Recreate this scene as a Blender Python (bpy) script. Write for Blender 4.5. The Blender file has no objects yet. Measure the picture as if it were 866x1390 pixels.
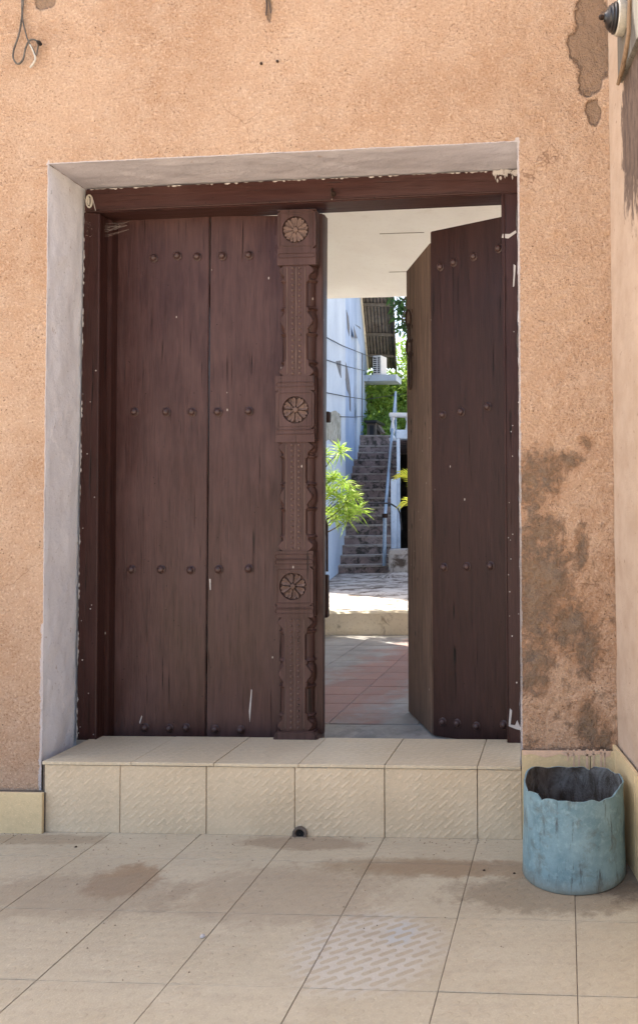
import bpy, bmesh, math, random
import numpy as np
from mathutils import Vector, Matrix
R = math.radians
rng = random.Random(7)
nr = np.random.RandomState(11)
scene = bpy.context.scene
col = scene.collection

# ------------------------------------------------------------------ camera
PW = 866.0
YAW, PIT, ROL, F, PPX, PPY = 0.0606, 0.0317, -0.0092, 1045.0, 703.3, 661.0
EYE = Vector((0, 0, 1.3))
_cy, _sy, _cp, _sp = math.cos(YAW), math.sin(YAW), math.cos(PIT), math.sin(PIT)
FW = Vector((-_sy*_cp, _cy*_cp, _sp)); RT0 = Vector((_cy, _sy, 0)); UP0 = RT0.cross(FW)
RT = RT0*math.cos(ROL) + UP0*math.sin(ROL); UP = UP0*math.cos(ROL) - RT0*math.sin(ROL)
cd = bpy.data.cameras.new('camera'); cam = bpy.data.objects.new('camera', cd); col.objects.link(cam)
cd.sensor_fit = 'HORIZONTAL'; cd.sensor_width = 36.0; cd.lens = F/PW*36.0
cd.shift_x = (PW/2 - PPX)/PW; cd.shift_y = (PPY - 695.0)/PW
cd.clip_start = 0.05; cd.clip_end = 2000
cam.matrix_world = Matrix(((RT.x, UP.x, -FW.x, EYE.x), (RT.y, UP.y, -FW.y, EYE.y), (RT.z, UP.z, -FW.z, EYE.z), (0, 0, 0, 1)))
scene.camera = cam
# ------------------------------------------------------------------ light
SUN_EL = R(58); SX, SY = -0.83, 0.557
w = bpy.data.worlds.new('World'); scene.world = w; w.use_nodes = True
nt = w.node_tree; nt.nodes.clear()
sky = nt.nodes.new('ShaderNodeTexSky'); sky.sky_type = 'NISHITA'; sky.sun_disc = False
sky.sun_elevation = SUN_EL; sky.sun_rotation = math.atan2(SX, SY) % (2*math.pi)
sky.air_density = 1.0; sky.dust_density = 4.0; sky.ozone_density = 0.6
bg = nt.nodes.new('ShaderNodeBackground'); bg.inputs[1].default_value = 0.15
wo = nt.nodes.new('ShaderNodeOutputWorld')
nt.links.new(sky.outputs[0], bg.inputs[0]); nt.links.new(bg.outputs[0], wo.inputs[0])
sd = bpy.data.lights.new('sun', 'SUN'); sd.energy = 5.0; sd.angle = R(0.55); sd.color = (1.0, 0.93, 0.82)
sun = bpy.data.objects.new('sun', sd); col.objects.link(sun)
h = math.hypot(SX, SY)
sv = Vector((SX/h*math.cos(SUN_EL), SY/h*math.cos(SUN_EL), math.sin(SUN_EL)))
sun.rotation_euler = sv.to_track_quat('Z', 'Y').to_euler(); sun.location = sv*30
scene.view_settings.view_transform = 'Standard'; scene.view_settings.look = 'None'
scene.view_settings.exposure = 1.75; scene.view_settings.gamma = 1.0
scene.cycles.max_bounces = 10; scene.cycles.diffuse_bounces = 6

# ------------------------------------------------------------------ photo pixel -> place in the world
def ray(x, y): return FW + RT*((x-PPX)/F) + UP*((PPY-y)/F)
def at(x, y, Y): d = ray(x, y); return EYE + d*(Y/d.y)
def gz(x, y, Z=0.0): d = ray(x, y); return EYE + d*((Z-EYE.z)/d.z)
def hit(x, y, p, n): d = ray(x, y); return EYE + d*((Vector(p)-EYE).dot(n)/d.dot(n))
Y0, YF, YL = 3.105, 3.39, 3.50          # wall face, frame face, closed leaf
ZS, ZP, ZC = 0.288, 0.235, 0.44         # sill, passage floor, courtyard

# ------------------------------------------------------------------ numpy value noise
def vnoise(x, y, seed=0):
    xi = np.floor(x).astype(np.int64); yi = np.floor(y).astype(np.int64); xf = x-xi; yf = y-yi
    def hsh(a, b):
        n = (a*374761393 + b*668265263 + seed*974634777) & 0xffffffff
        n = ((n ^ (n >> 13))*1274126177) & 0xffffffff
        return ((n ^ (n >> 16)) & 0xffff)/65535.0
    u = xf*xf*(3-2*xf); v = yf*yf*(3-2*yf)
    return (hsh(xi, yi)*(1-u)+hsh(xi+1, yi)*u)*(1-v) + (hsh(xi, yi+1)*(1-u)+hsh(xi+1, yi+1)*u)*v
def fbm(x, y, seed=0, o=4):
    s = 0; a = .5
    for k in range(o): s = s + a*(vnoise(x*2**k, y*2**k, seed+k)-.5); a *= .55
    return s

# ------------------------------------------------------------------ node helper
class G:
    def __init__(s, name):
        s.m = bpy.data.materials.new(name); s.m.use_nodes = True; s.t = s.m.node_tree
        s.b = s.t.nodes['Principled BSDF']; s.b.inputs['Specular IOR Level'].default_value = .35
    def node(s, ty, **k):
        n = s.t.nodes.new(ty)
        for a, v in k.items(): setattr(n, a, v)
        return n
    def put(s, sock, v):
        if isinstance(v, bpy.types.NodeSocket): s.t.links.new(v, sock)
        elif isinstance(v, (tuple, list)) and len(v) == 3 and sock.type == 'RGBA': sock.default_value = (*v, 1)
        else: sock.default_value = v
    def pos(s): return s.node('ShaderNodeNewGeometry').outputs['Position']
    def obj(s): return s.node('ShaderNodeTexCoord').outputs['Object']
    def rnd(s): return s.node('ShaderNodeObjectInfo').outputs['Random']
    def attr(s, n): return s.node('ShaderNodeAttribute', attribute_name=n).outputs['Fac']
    def map(s, v, sc=(1, 1, 1), rot=(0, 0, 0), loc=(0, 0, 0)):
        n = s.node('ShaderNodeMapping'); s.put(n.inputs[0], v); n.inputs['Scale'].default_value = sc
        n.inputs['Rotation'].default_value = rot; n.inputs['Location'].default_value = loc; return n.outputs[0]
    def noise(s, v, sc, det=4, ro=.55, dis=0.0):
        n = s.node('ShaderNodeTexNoise'); s.put(n.inputs['Vector'], v); n.inputs['Scale'].default_value = sc
        n.inputs['Detail'].default_value = det; n.inputs['Roughness'].default_value = ro; n.inputs['Distortion'].default_value = dis
        return n.outputs['Fac']
    def vor(s, v, sc, feat='F1', rnd=1.0):
        n = s.node('ShaderNodeTexVoronoi', feature=feat); s.put(n.inputs['Vector'], v); n.inputs['Scale'].default_value = sc
        n.inputs['Randomness'].default_value = rnd
        return n.outputs['Distance']
    def mth(s, op, a, b=0.0, c=None, clamp=False):
        n = s.node('ShaderNodeMath', operation=op, use_clamp=clamp); s.put(n.inputs[0], a); s.put(n.inputs[1], b)
        if c is not None: s.put(n.inputs[2], c)
        return n.outputs[0]
    def rng(s, v, a, b, c=0.0, d=1.0, smooth=False):
        n = s.node('ShaderNodeMapRange'); n.clamp = True
        if smooth: n.interpolation_type = 'SMOOTHSTEP'
        s.put(n.inputs[0], v)
        for i, q in enumerate((a, b, c, d)): s.put(n.inputs[i+1], q)
        return n.outputs[0]
    def mix(s, f, a, b, mode='MIX'):
        n = s.node('ShaderNodeMix', data_type='RGBA', blend_type=mode); s.put(n.inputs[0], f); s.put(n.inputs[6], a); s.put(n.inputs[7], b)
        return n.outputs[2]
    def bump(s, hgt, st=.5, dist=.01, nor=None):
        n = s.node('ShaderNodeBump'); s.put(n.inputs['Height'], hgt); n.inputs['Strength'].default_value = st; n.inputs['Distance'].default_value = dist
        if nor is not None: s.put(n.inputs['Normal'], nor)
        return n.outputs[0]
    def spot(s, c, rx, ry, v=None, wob=.5, sc=20):      # a ragged patch, for stains and a painted shadow, round world point c (x, y)
        p = v or s.pos()
        d = s.node('ShaderNodeVectorMath', operation='LENGTH')
        s.put(d.inputs[0], s.map(s.map(p, loc=(-c[0], -c[1], -c[2])), sc=(1/rx[0], 1/rx[1], 1/rx[2])))
        n = s.noise(p, sc, 8, .78, .3)
        return s.rng(s.mth('SUBTRACT', s.mth('ADD', d.outputs['Value'], wob/2), s.mth('MULTIPLY', n, wob*1.6)), 1.0, .55+ry*0)
    def end(s, base=None, rough=None, nor=None, **k):
        if base is not None: s.put(s.b.inputs['Base Color'], base)
        if rough is not None: s.put(s.b.inputs['Roughness'], rough)
        if nor is not None: s.put(s.b.inputs['Normal'], nor)
        for a, v in k.items(): s.put(s.b.inputs[a.replace('_', ' ')], v)
        return s.m

def flat_mat(name, c, rough=.6, var=.12, sc=30, bump=.15, metal=0.0, spec=.35):
    g = G(name); o = g.pos()
    n = g.noise(o, sc, 5, .6); n2 = g.noise(o, sc*6, 3, .6)
    f = g.rng(g.mth('ADD', g.mth('MULTIPLY', n, .7), g.mth('MULTIPLY', n2, .3)), .3, .7)
    a = tuple(x*(1-var*2) for x in c); b = tuple(min(1, x*(1+var)) for x in c)
    return g.end(g.mix(f, a, b), rough, g.bump(n2, bump, .004), Metallic=metal, Specular_IOR_Level=spec)

# ------------------------------------------------------------------ materials
def m_plaster():
    g = G('peach_plaster'); p = g.pos()
    st, fl, ed = g.attr('stain'), g.attr('flake'), g.attr('edge')
    big = g.noise(p, 2.2, 3, .5); mid = g.noise(p, 14, 4, .6); fine = g.noise(p, 95, 3, .65); grit = g.noise(p, 210, 2, .6)
    base = g.mix(g.rng(big, .35, .65), (.405, .248, .152), (.475, .312, .205))
    base = g.mix(g.rng(mid, .4, .7, 0, .45), base, (.52, .375, .268))
    crev_shade = g.rng(g.mth('ADD', g.mth('MULTIPLY', fine, .55), g.mth('MULTIPLY', grit, .45)), .36, .47, 1, 0)  # shade of the crevices put into the colour as dark speckle
    base = g.mix(g.mth('MULTIPLY', crev_shade, g.rng(g.noise(p, 6, 3), .35, .65, .45, .85)), base, (.21, .11, .06))
    base = g.mix(g.rng(fine, .54, .68, 0, .5), base, (.70, .51, .37))
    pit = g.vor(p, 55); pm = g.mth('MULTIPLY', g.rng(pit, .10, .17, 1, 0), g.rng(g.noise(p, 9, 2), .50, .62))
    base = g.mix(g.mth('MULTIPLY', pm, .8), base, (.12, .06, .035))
    # damp patches
    n1 = g.noise(p, 26, 6, .72, .4); n2 = g.noise(p, 8, 5, .65, .2)
    n4 = g.noise(g.map(p, sc=(1, 1, .6)), 60, 5, .75)
    s1 = g.rng(g.mth('ADD', g.mth('ADD', st, g.mth('MULTIPLY', g.mth('SUBTRACT', n1, .5), 2.0)), g.mth('MULTIPLY', g.mth('SUBTRACT', n4, .5), 1.3)), .45, .98)
    s0 = g.rng(g.mth('ADD', st, g.mth('MULTIPLY', g.mth('SUBTRACT', n2, .5), 1.5)), .15, .6)
    base = g.mix(g.mth('MULTIPLY', s0, .5), base, (.28, .14, .07))
    grey = g.mix(g.rng(n2, .42, .6), (.15, .122, .10), (.235, .145, .085))
    grey = g.mix(g.rng(fine, .35, .65), grey, (.22, .16, .11))
    base = g.mix(g.mth('MULTIPLY', s1, .84), base, grey)
    # bare render where the skim coat has dropped off
    fx_ = g.mth('ADD', fl, g.mth('MULTIPLY', g.mth('SUBTRACT', n4, .5), 1.1))
    f1 = g.rng(fx_, .40, .62)
    rim = g.mth('MULTIPLY', g.rng(fx_, .26, .44), g.mth('SUBTRACT', 1.0, f1))
    base = g.mix(f1, base, g.mix(mid, (.20, .135, .09), (.31, .20, .13)))
    base = g.mix(g.mth('MULTIPLY', rim, .35), base, (.14, .075, .045))  # dark rim: shadow under the broken skim edge put into the colour
    ckp = g.node('ShaderNodeTexVoronoi', feature='DISTANCE_TO_EDGE'); g.put(ckp.inputs['Vector'], g.map(p, loc=(.3, 0, .1))); ckp.inputs['Scale'].default_value = 1.7
    wv = g.node('ShaderNodeVectorMath', operation='ADD'); g.put(wv.inputs[0], g.map(p, loc=(.3, 0, .1)))
    nn = g.node('ShaderNodeTexNoise'); g.put(nn.inputs['Vector'], p); nn.inputs['Scale'].default_value = 7; nn.inputs['Detail'].default_value = 5
    g.put(wv.inputs[1], g.map(nn.outputs['Color'], sc=(.16, .16, .16))); g.put(ckp.inputs['Vector'], wv.outputs[0])
    hair = g.mth('MULTIPLY', g.rng(ckp.outputs['Distance'], .0012, .0035, 1, 0), g.rng(g.noise(p, 2.6, 2), .53, .58))
    base = g.mix(g.mth('MULTIPLY', hair, .55), base, (.16, .08, .045))
    sz = g.node('ShaderNodeSeparateXYZ'); g.put(sz.inputs[0], p)
    spl = g.mth('MULTIPLY', g.rng(g.mth('ADD', sz.outputs[2], g.mth('MULTIPLY', n1, .35)), 0.25, .55, .12, 0), g.rng(n2, .35, .6))
    base = g.mix(spl, base, (.30, .20, .135))
    # limewash of the surround lapping over
    e1 = g.rng(g.mth('ADD', ed, g.mth('MULTIPLY', g.mth('SUBTRACT', n1, .5), .9)), .5, .62)
    base = g.mix(e1, base, (.50, .44, .42))
    hgt = g.mth('ADD', g.mth('MULTIPLY', fine, .9), g.mth('MULTIPLY', grit, .35))
    hgt = g.mth('SUBTRACT', hgt, g.mth('MULTIPLY', pm, .6))
    hgt = g.mth('SUBTRACT', hgt, g.mth('MULTIPLY', f1, .8))
    hgt = g.mth('ADD', hgt, g.mth('MULTIPLY', g.mth('MULTIPLY', n1, s1), 1.0))
    return g.end(base, .88, g.bump(hgt, 1.0, .012), Specular_IOR_Level=.2)

def m_plaster2():
    g = G('pale_peach_plaster'); p = g.pos(); st = g.attr('stain')
    mid = g.noise(p, 9, 4, .6); fine = g.noise(p, 120, 3, .6)
    base = g.mix(g.rng(mid, .35, .65), (.45, .325, .232), (.52, .39, .29))
    base = g.mix(g.rng(g.noise(p, 35, 4, .7), .64, .72, 0, .7), base, (.19, .10, .06))
    n1 = g.noise(g.map(p, sc=(1, 1, .3)), 40, 6, .75, .3)
    s1 = g.rng(g.mth('ADD', st, g.mth('MULTIPLY', g.mth('SUBTRACT', n1, .5), 1.4)), .46, .6)
    base = g.mix(s1, base, g.mix(g.rng(n1, .4, .65), (.10, .07, .055), (.19, .135, .105)))
    return g.end(base, .85, g.bump(g.mth('SUBTRACT', fine, g.mth('MULTIPLY', s1, 1.0)), .7, .004), Specular_IOR_Level=.2)

def m_lime(name, a, b, chip=(.22, .19, .165)):
    g = G(name); p = g.pos()
    n = g.noise(g.map(p, sc=(.35, 1, 1)), 7, 5, .6); f = g.noise(p, 60, 4, .7); n3 = g.noise(p, 22, 5, .7, .5)
    base = g.mix(g.rng(n, .35, .65), a, b)
    base = g.mix(g.rng(f, .62, .72, 0, .5), base, chip)
    base = g.mix(g.rng(n3, .64, .70, 0, .55), base, (.36, .25, .18))
    return g.end(base, .75, g.bump(g.mth('ADD', f, g.mth('MULTIPLY', n3, .6)), .5, .006), Specular_IOR_Level=.25)

def m_wood(name, a, b, rough=.42, dust=.35, grain=1.0, horiz=False):
    g = G(name); o = g.obj(); v = g.node('ShaderNodeVectorMath', operation='ADD'); g.put(v.inputs[0], o)
    cmb = g.node('ShaderNodeCombineXYZ'); r = g.rnd(); g.put(cmb.inputs[0], g.mth('MULTIPLY', r, 7.0)); g.put(cmb.inputs[2], g.mth('MULTIPLY', r, 11.0))
    g.put(v.inputs[1], cmb.outputs[0]); v = v.outputs[0]
    if horiz: v = g.map(v, rot=(0, R(90), 0))
    gr = g.noise(g.map(v, sc=(1, 1, .035)), 150, 4, .6, .1); g2 = g.noise(g.map(v, sc=(1, 1, .09)), 42, 5, .65, .6)
    bl = g.noise(g.map(v, sc=(1, 1, .5)), 3.2, 4, .6); ck = g.noise(g.map(v, sc=(1, 1, .03)), 75, 2, .5)
    base = g.mix(g.rng(g2, .35, .65), a, b)
    base = g.mix(g.rng(bl, .42, .68, 0, dust), base, tuple(min(1, q*1.5+.03) for q in b))
    blot = g.noise(g.map(v, sc=(1, 1, .25)), 11, 5, .7, .8)
    base = g.mix(g.rng(blot, .54, .72, 0, .25), base, tuple(q*.55 for q in a))
    base = g.mix(g.rng(g.noise(g.map(v, sc=(1, 1, .12), loc=(5, 2, 1)), 30, 5, .7, .4), .60, .74, 0, .35), base, tuple(min(1, q*1.8+.008) for q in b))
    base = g.mix(g.rng(gr, .28, .42, .75, 0), base, tuple(q*.40 for q in a))
    cr = g.rng(ck, .29, .345, 1, 0)
    cr = g.mth('MULTIPLY', cr, g.rng(g.noise(v, 5, 2), .42, .5))
    base = g.mix(cr, base, tuple(q*.2 for q in a))
    sp = g.mth('MULTIPLY', g.rng(g.vor(v, 26), .055, .085, 1, 0), g.rng(g.noise(v, 6, 2), .5, .56))
    base = g.mix(sp, base, tuple(q*.3 for q in a))
    fl = g.mth('MULTIPLY', g.rng(g.vor(g.map(v, sc=(1, 1, .45)), 17), .04, .055, 1, 0), g.rng(g.noise(g.map(v, loc=(3, 1, 2)), 3, 2), .52, .56))
    base = g.mix(g.mth('MULTIPLY', fl, .8), base, (.42, .36, .31))
    hg = g.mth('ADD', g.mth('MULTIPLY', gr, .5), g.mth('MULTIPLY', g2, .6)); hg = g.mth('SUBTRACT', hg, g.mth('MULTIPLY', cr, 1.3))
    rr = g.rng(bl, .3, .7, rough-.05, rough+.18)
    return g.end(base, rr, g.bump(hg, .6*grain, .004), Specular_IOR_Level=.2)

def m_tile(name, a, b, pattern=True, floor=False):
    g = G(name); o = g.obj(); p = g.pos()
    r = g.rnd()
    base = g.mix(g.rng(g.noise(p, 3, 4, .6), .35, .65), a, b)
    base = g.mix(g.mth('MULTIPLY', r, .22), base, tuple(q*.84 for q in a))
    base = g.mix(g.rng(g.noise(p, 45, 5, .7), .5, .72, 0, .35), base, tuple(q*.65 for q in a))
    base = g.mix(g.rng(g.noise(p, 130, 3, .6), .58, .72, 0, .4), base, tuple(min(1, q*1.35) for q in b))
    hg = g.mth('MULTIPLY', g.noise(p, 150, 3, .6), .5)
    if pattern:
        # rows of small raised lozenges laid slantwise (a capsule distance in a staggered grid)
        sp_ = g.node('ShaderNodeSeparateXYZ'); g.put(sp_.inputs[0], g.map(o, rot=(0, 0, R(-37 if floor else -42))))
        PX_, PY_, HL, RD = (.078, .030, .020, .0088) if floor else (.066, .024, .018, .0045)
        row = g.mth('FLOOR', g.mth('DIVIDE', sp_.outputs[1], PY_))
        yy = g.mth('SUBTRACT', sp_.outputs[1], g.mth('MULTIPLY', g.mth('ADD', row, .5), PY_))
        xs_ = g.mth('DIVIDE', g.mth('ADD', sp_.outputs[0], g.mth('MULTIPLY', row, PX_*.5)), PX_)
        xx = g.mth('MULTIPLY', g.mth('SUBTRACT', g.mth('FRACT', g.mth('ADD', xs_, 50.0)), .5), PX_)
        xe = g.mth('MAXIMUM', g.mth('SUBTRACT', g.mth('ABSOLUTE', xx), HL), 0.0)
        dd = g.mth('SQRT', g.mth('ADD', g.mth('MULTIPLY', xe, xe), g.mth('MULTIPLY', yy, yy)))
        dd = g.mth('ADD', dd, g.mth('MULTIPLY', g.mth('SUBTRACT', g.noise(p, 90, 3), .5), .006))
        mo = g.rng(dd, RD-.003, RD+.0025, 0.0, 1.0, True); mo = mo if floor else g.mth('SUBTRACT', 1.0, mo); wear = g.rng(g.noise(p, 5, 3, .6), .35, .62, .25, 1)
        hg = g.mth('ADD', hg, g.mth('MULTIPLY', g.mth('MULTIPLY', mo, wear), -.5 if floor else .55))
        base = g.mix(g.mth('MULTIPLY', g.mth('MULTIPLY', mo, wear), .05 if floor else .16), base, tuple(min(1, q*1.5) for q in b))
        if floor:
            gp = gz(500, 1290)
            s = g.spot((gp.x, gp.y, 0), (.23, .22, 1), 0, wob=.5, sc=14)
            base = g.mix(g.mth('MULTIPLY', g.mth('MULTIPLY', mo, s), .38), base, (.50, .48, .46))
            base = g.mix(g.mth('MULTIPLY', g.mth('MULTIPLY', g.mth('SUBTRACT', 1.0, mo), s), .22), base, (.27, .23, .185))
            gp = gz(543, 1268); s = g.spot((gp.x, gp.y, 0), (.05, .07, 1), 0, wob=.5)
            base = g.mix(g.mth('MULTIPLY', g.mth('MULTIPLY', mo, s), .4), base, (.34, .38, .41))
    if floor:
        for (x, y, rx, ry, c, k) in ((168, 1197, .10, .10, (.23, .145, .08), .75), (60, 1140, .22, .04, (.24, .18, .115), .6), (560, 1178, .30, .06, (.25, .185, .11), .6),
                                    (110, 1215, .3, .12, (.25, .195, .135), .5), (760, 1215, .30, .10, (.17, .125, .08), .6), (410, 1145, .2, .05, (.22, .155, .10), .6),
                                    (380, 1215, .30, .16, (.27, .205, .14), .45), (660, 1180, .4, .05, (.24, .155, .09), .55), (848, 1185, .12, .16, (.10, .07, .05), .7)):  # last patch paints the shadow between bucket and side wall
            q = gz(x, y); s = g.spot((q.x, q.y, 0), (rx, ry, 1), 0, wob=1.5, sc=13)
            base = g.mix(g.mth('MULTIPLY', s, k), base, c)
        stripe = g.noise(g.map(p, sc=(.5, 2.2, 1), rot=(0, 0, R(-14))), 9, 5, .65)
        base = g.mix(g.rng(stripe, .5, .7, 0, .25), base, (.27, .215, .155))
    return g.end(base, g.rng(g.noise(p, 12, 3), .3, .7, .42, .68), g.bump(hg, .6, .004), Specular_IOR_Level=.35)

def m_bucket():
    g = G('faded_blue_paint'); p = g.obj()
    n = g.noise(p, 9, 5, .65); f = g.noise(p, 45, 5, .7); v = g.noise(g.map(p, sc=(1, 1, .2)), 38, 5, .7)
    base = g.mix(g.rng(n, .35, .66), (.12, .205, .23), (.22, .325, .345))
    base = g.mix(g.rng(f, .52, .68, 0, .5), base, (.30, .42, .43))
    base = g.mix(g.rng(v, .57, .68, 0, .85), base, (.06, .065, .065))
    base = g.mix(g.rng(g.noise(p, 13, 5, .7, .5), .54, .68, 0, .65), base, (.11, .12, .105))
    z = g.node('ShaderNodeSeparateXYZ'); g.put(z.inputs[0], p)
    lo = g.rng(g.mth('ADD', z.outputs[2], g.mth('MULTIPLY', n, .05)), .02, .075, .65, 0)
    base = g.mix(lo, base, (.22, .20, .15))
    return g.end(base, .55, g.bump(g.mth('ADD', f, v), .35, .004))

def m_leaf(name, a, b, tr=.35):
    g = G(name); r = g.attr('tint')
    c = g.mix(r, a, b)
    g.end(c, .55, Specular_IOR_Level=.3)
    t = g.node('ShaderNodeBsdfTranslucent'); g.put(t.inputs[0], g.mix(.5, c, (.35, .5, .05)))
    mx = g.node('ShaderNodeMixShader'); mx.inputs[0].default_value = tr
    out = g.t.nodes['Material Output']
    g.t.links.new(g.b.outputs[0], mx.inputs[1]); g.t.links.new(t.outputs[0], mx.inputs[2]); g.t.links.new(mx.outputs[0], out.inputs[0])
    return g.m

def m_stain(name, a, b, dirt, sc=3.0, vert=.35, lo=.5, hi=.66, bump=.4, rough=.85):
    g = G(name); p = g.pos()
    n = g.noise(p, sc, 5, .6); s = g.noise(g.map(p, sc=(1, 1, vert)), sc*2.6, 6, .7, .6); f = g.noise(p, sc*18, 4, .65)
    base = g.mix(g.rng(n, .35, .65), a, b); base = g.mix(g.rng(s, lo, hi), base, dirt)
    base = g.mix(g.rng(f, .55, .75, 0, .4), base, dirt)
    return g.end(base, rough, g.bump(f, bump, .01), Specular_IOR_Level=.25)

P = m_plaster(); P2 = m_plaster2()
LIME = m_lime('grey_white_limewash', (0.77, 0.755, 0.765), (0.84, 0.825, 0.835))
LIME_SHADED = m_lime('grey_white_limewash_shaded', (0.465, 0.428, 0.447), (0.533, 0.498, 0.522))  # same limewash, with the shade of the top reveal put into its colour
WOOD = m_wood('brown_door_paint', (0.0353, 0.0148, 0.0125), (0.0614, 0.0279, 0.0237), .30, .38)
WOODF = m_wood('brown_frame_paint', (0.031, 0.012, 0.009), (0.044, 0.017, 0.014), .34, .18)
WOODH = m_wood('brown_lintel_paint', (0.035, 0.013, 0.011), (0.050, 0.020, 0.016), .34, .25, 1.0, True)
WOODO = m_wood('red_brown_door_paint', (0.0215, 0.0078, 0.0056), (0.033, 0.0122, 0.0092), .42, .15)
CARVE = m_wood('brown_carving_paint', (0.0409, 0.0198, 0.0143), (0.0651, 0.0312, 0.0266), .42, .35, .6)
CARVED = m_wood('dusty_carving_paint', (0.0704, 0.0396, 0.0312), (0.1166, 0.0732, 0.0576), .55, .5, .5)
BARE = m_wood('weathered_bare_wood', (0.0823, 0.0502, 0.0348), (0.1428, 0.0893, 0.0624), .8, .3, 1.6)
GREYW = m_wood('old_grey_wood', (0.084, 0.074, 0.062), (0.168, 0.150, 0.126), .85, .3, 1.6)
TSTEP = m_tile('embossed_step_tile', (0.5403, 0.4136, 0.2678), (0.6237, 0.4880, 0.3266))
TFLOOR = m_tile('embossed_floor_tile', (0.399, 0.333, 0.231), (0.445, 0.380, 0.272), floor=True)
TSILL = m_tile('sill_tile', (0.533, 0.421, 0.277), (0.585, 0.475, 0.323))
TSK = m_tile('skirting_tile', (0.616, 0.461, 0.253), (0.690, 0.525, 0.298), pattern=False)
GROUT = flat_mat('grout', (.13, .10, .075), .9, .2, 40)
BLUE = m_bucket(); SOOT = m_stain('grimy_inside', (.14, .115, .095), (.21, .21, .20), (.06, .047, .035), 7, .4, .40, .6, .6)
RUST = flat_mat('dark_rusty_iron', (.045, .024, .016), .7, .35, 60, .4, .3)
STUD = flat_mat('painted_iron_stud', (.060, .030, .026), .38, .25, 90, .2)
CEIL = m_stain('white_soffit_paint', (0.792, 0.770, 0.726), (0.860, 0.858, 0.814), (0.682, 0.649, 0.594), 1.5, 1, .6, .8, .1)
CEM = m_stain('passage_cement', (0.265, 0.247, 0.224), (0.345, 0.328, 0.302), (0.138, 0.132, 0.123), 2.2, 1, .5, .75, .3, .6)
def m_paving():
    g = G('worn_red_paving'); p = g.pos(); n = g.noise(p, 3.5, 5, .6); f = g.noise(p, 40, 4, .65); w1 = g.noise(p, 5, 6, .65)
    base = g.mix(g.rng(n, .35, .65), (.30, .165, .135), (.37, .215, .18)); base = g.mix(g.rng(g.noise(p, 9, 5, .7), .48, .66, 0, .6), base, (.26, .20, .18))
    base = g.mix(g.mth('MULTIPLY', g.rnd(), .35), base, (.16, .10, .09))
    s3 = g.node('ShaderNodeSeparateXYZ'); g.put(s3.inputs[0], p); m = 0.0
    for (A_, B__, sg) in ((gz(437, 932, ZP), gz(541, 880, ZP), 1), (gz(487, 984, ZP), gz(556, 925, ZP), -1), (gz(440, 978, ZP), gz(540, 984, ZP), -1)):
        d = (B__-A_); nx, ny = -d.y/d.length*sg, d.x/d.length*sg
        if sg*ny < 0 and abs(ny) > .2: nx, ny = -nx, -ny
        v = g.mth('ADD', g.mth('ADD', g.mth('MULTIPLY', s3.outputs[0], nx), g.mth('MULTIPLY', s3.outputs[1], ny)), -(A_.x*nx+A_.y*ny))
        v = g.rng(g.mth('ADD', v, g.mth('MULTIPLY', g.mth('SUBTRACT', w1, .5), .9)), -.10, .14)
        m = v if m == 0.0 else g.mth('MAXIMUM', m, v)
    cem = g.mix(g.rng(w1, .35, .65), (.24, .23, .215), (.33, .32, .30)); cem = g.mix(g.rng(n, .5, .66, 0, .5), cem, (.14, .135, .125))
    base = g.mix(g.mth('MULTIPLY', m, .95), base, cem); base = g.mix(g.rng(f, .55, .72, 0, .35), base, (.12, .11, .10))
    return g.end(base, .62, g.bump(f, .3, .006), Specular_IOR_Level=.25)
REDT = m_paving()
COURT = m_stain('courtyard_concrete', (0.352, 0.320, 0.288), (0.512, 0.472, 0.424), (0.096, 0.072, 0.056), 2.2, 1, .46, .60, .8)
KERB = m_stain('kerb_paint', (0.720, 0.645, 0.486), (0.840, 0.769, 0.614), (0.312, 0.248, 0.166), 3.0, .6, .56, .72, .3)
HOUSE = m_stain('pale_blue_wall_paint', (0.282, 0.376, 0.546), (0.381, 0.496, 0.669), (0.331, 0.342, 0.370), 1.3, .22, .62, .67, .2)
HOUSE2 = m_stain('white_wall_paint', (0.411, 0.486, 0.583), (0.507, 0.585, 0.666), (0.210, 0.252, 0.259), 1.3, .22, .62, .68, .2)
BLUEC = m_stain('blue_grey_column_paint', (0.416, 0.512, 0.640), (0.608, 0.720, 0.832), (0.224, 0.240, 0.256), 2.5, .3, .58, .7, .2)
STEPM = m_stain('mossy_step_stone', (0.235, 0.173, 0.157), (0.361, 0.281, 0.256), (0.070, 0.063, 0.053), 3.2, 1, .46, .60, .6)
STEPE = m_stain('step_edge', (0.336, 0.288, 0.248), (0.432, 0.384, 0.336), (0.112, 0.096, 0.080), 4, 1, .5, .66, .4)
ROOFM = m_stain('corrugated_iron', (.11, .10, .09), (.17, .155, .14), (.06, .045, .035), 3, 1, .5, .7, .1, .6)
WHITE = flat_mat('off_white_metal', (.72, .72, .70), .5, .06)
DARK = flat_mat('black_plastic', (.012, .012, .014), .35, .2, 40, .05, spec=.5)
CABLE = flat_mat('dusty_cable', (.12, .105, .09), .8, .3)
WIRE = flat_mat('black_wire', (.03, .03, .035), .6, .2)
PIPE = flat_mat('blue_grey_pipe', (0.308, 0.406, 0.504), .45, .15)
SAND = m_stain('sandy_ground', (.56, .48, .38), (.64, .56, .45), (.48, .41, .32), .6, 1, .5, .7, .3)
TRUNK = flat_mat('bark', (.10, .075, .05), .9, .3, 12, .6)
LEAFD = m_leaf('tree_leaf', (0.085, 0.176, 0.032), (0.289, 0.432, 0.088), .35)
LEAFL = m_leaf('dark_branch_leaf', (0.026, 0.078, 0.026), (0.065, 0.156, 0.052), .2)
LEAFY = m_leaf('bright_narrow_leaf', (0.230, 0.414, 0.055), (0.483, 0.598, 0.143), .4)
LEAFP = m_leaf('yellow_palm_leaf', (0.440, 0.484, 0.055), (0.660, 0.638, 0.110), .4)
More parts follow.
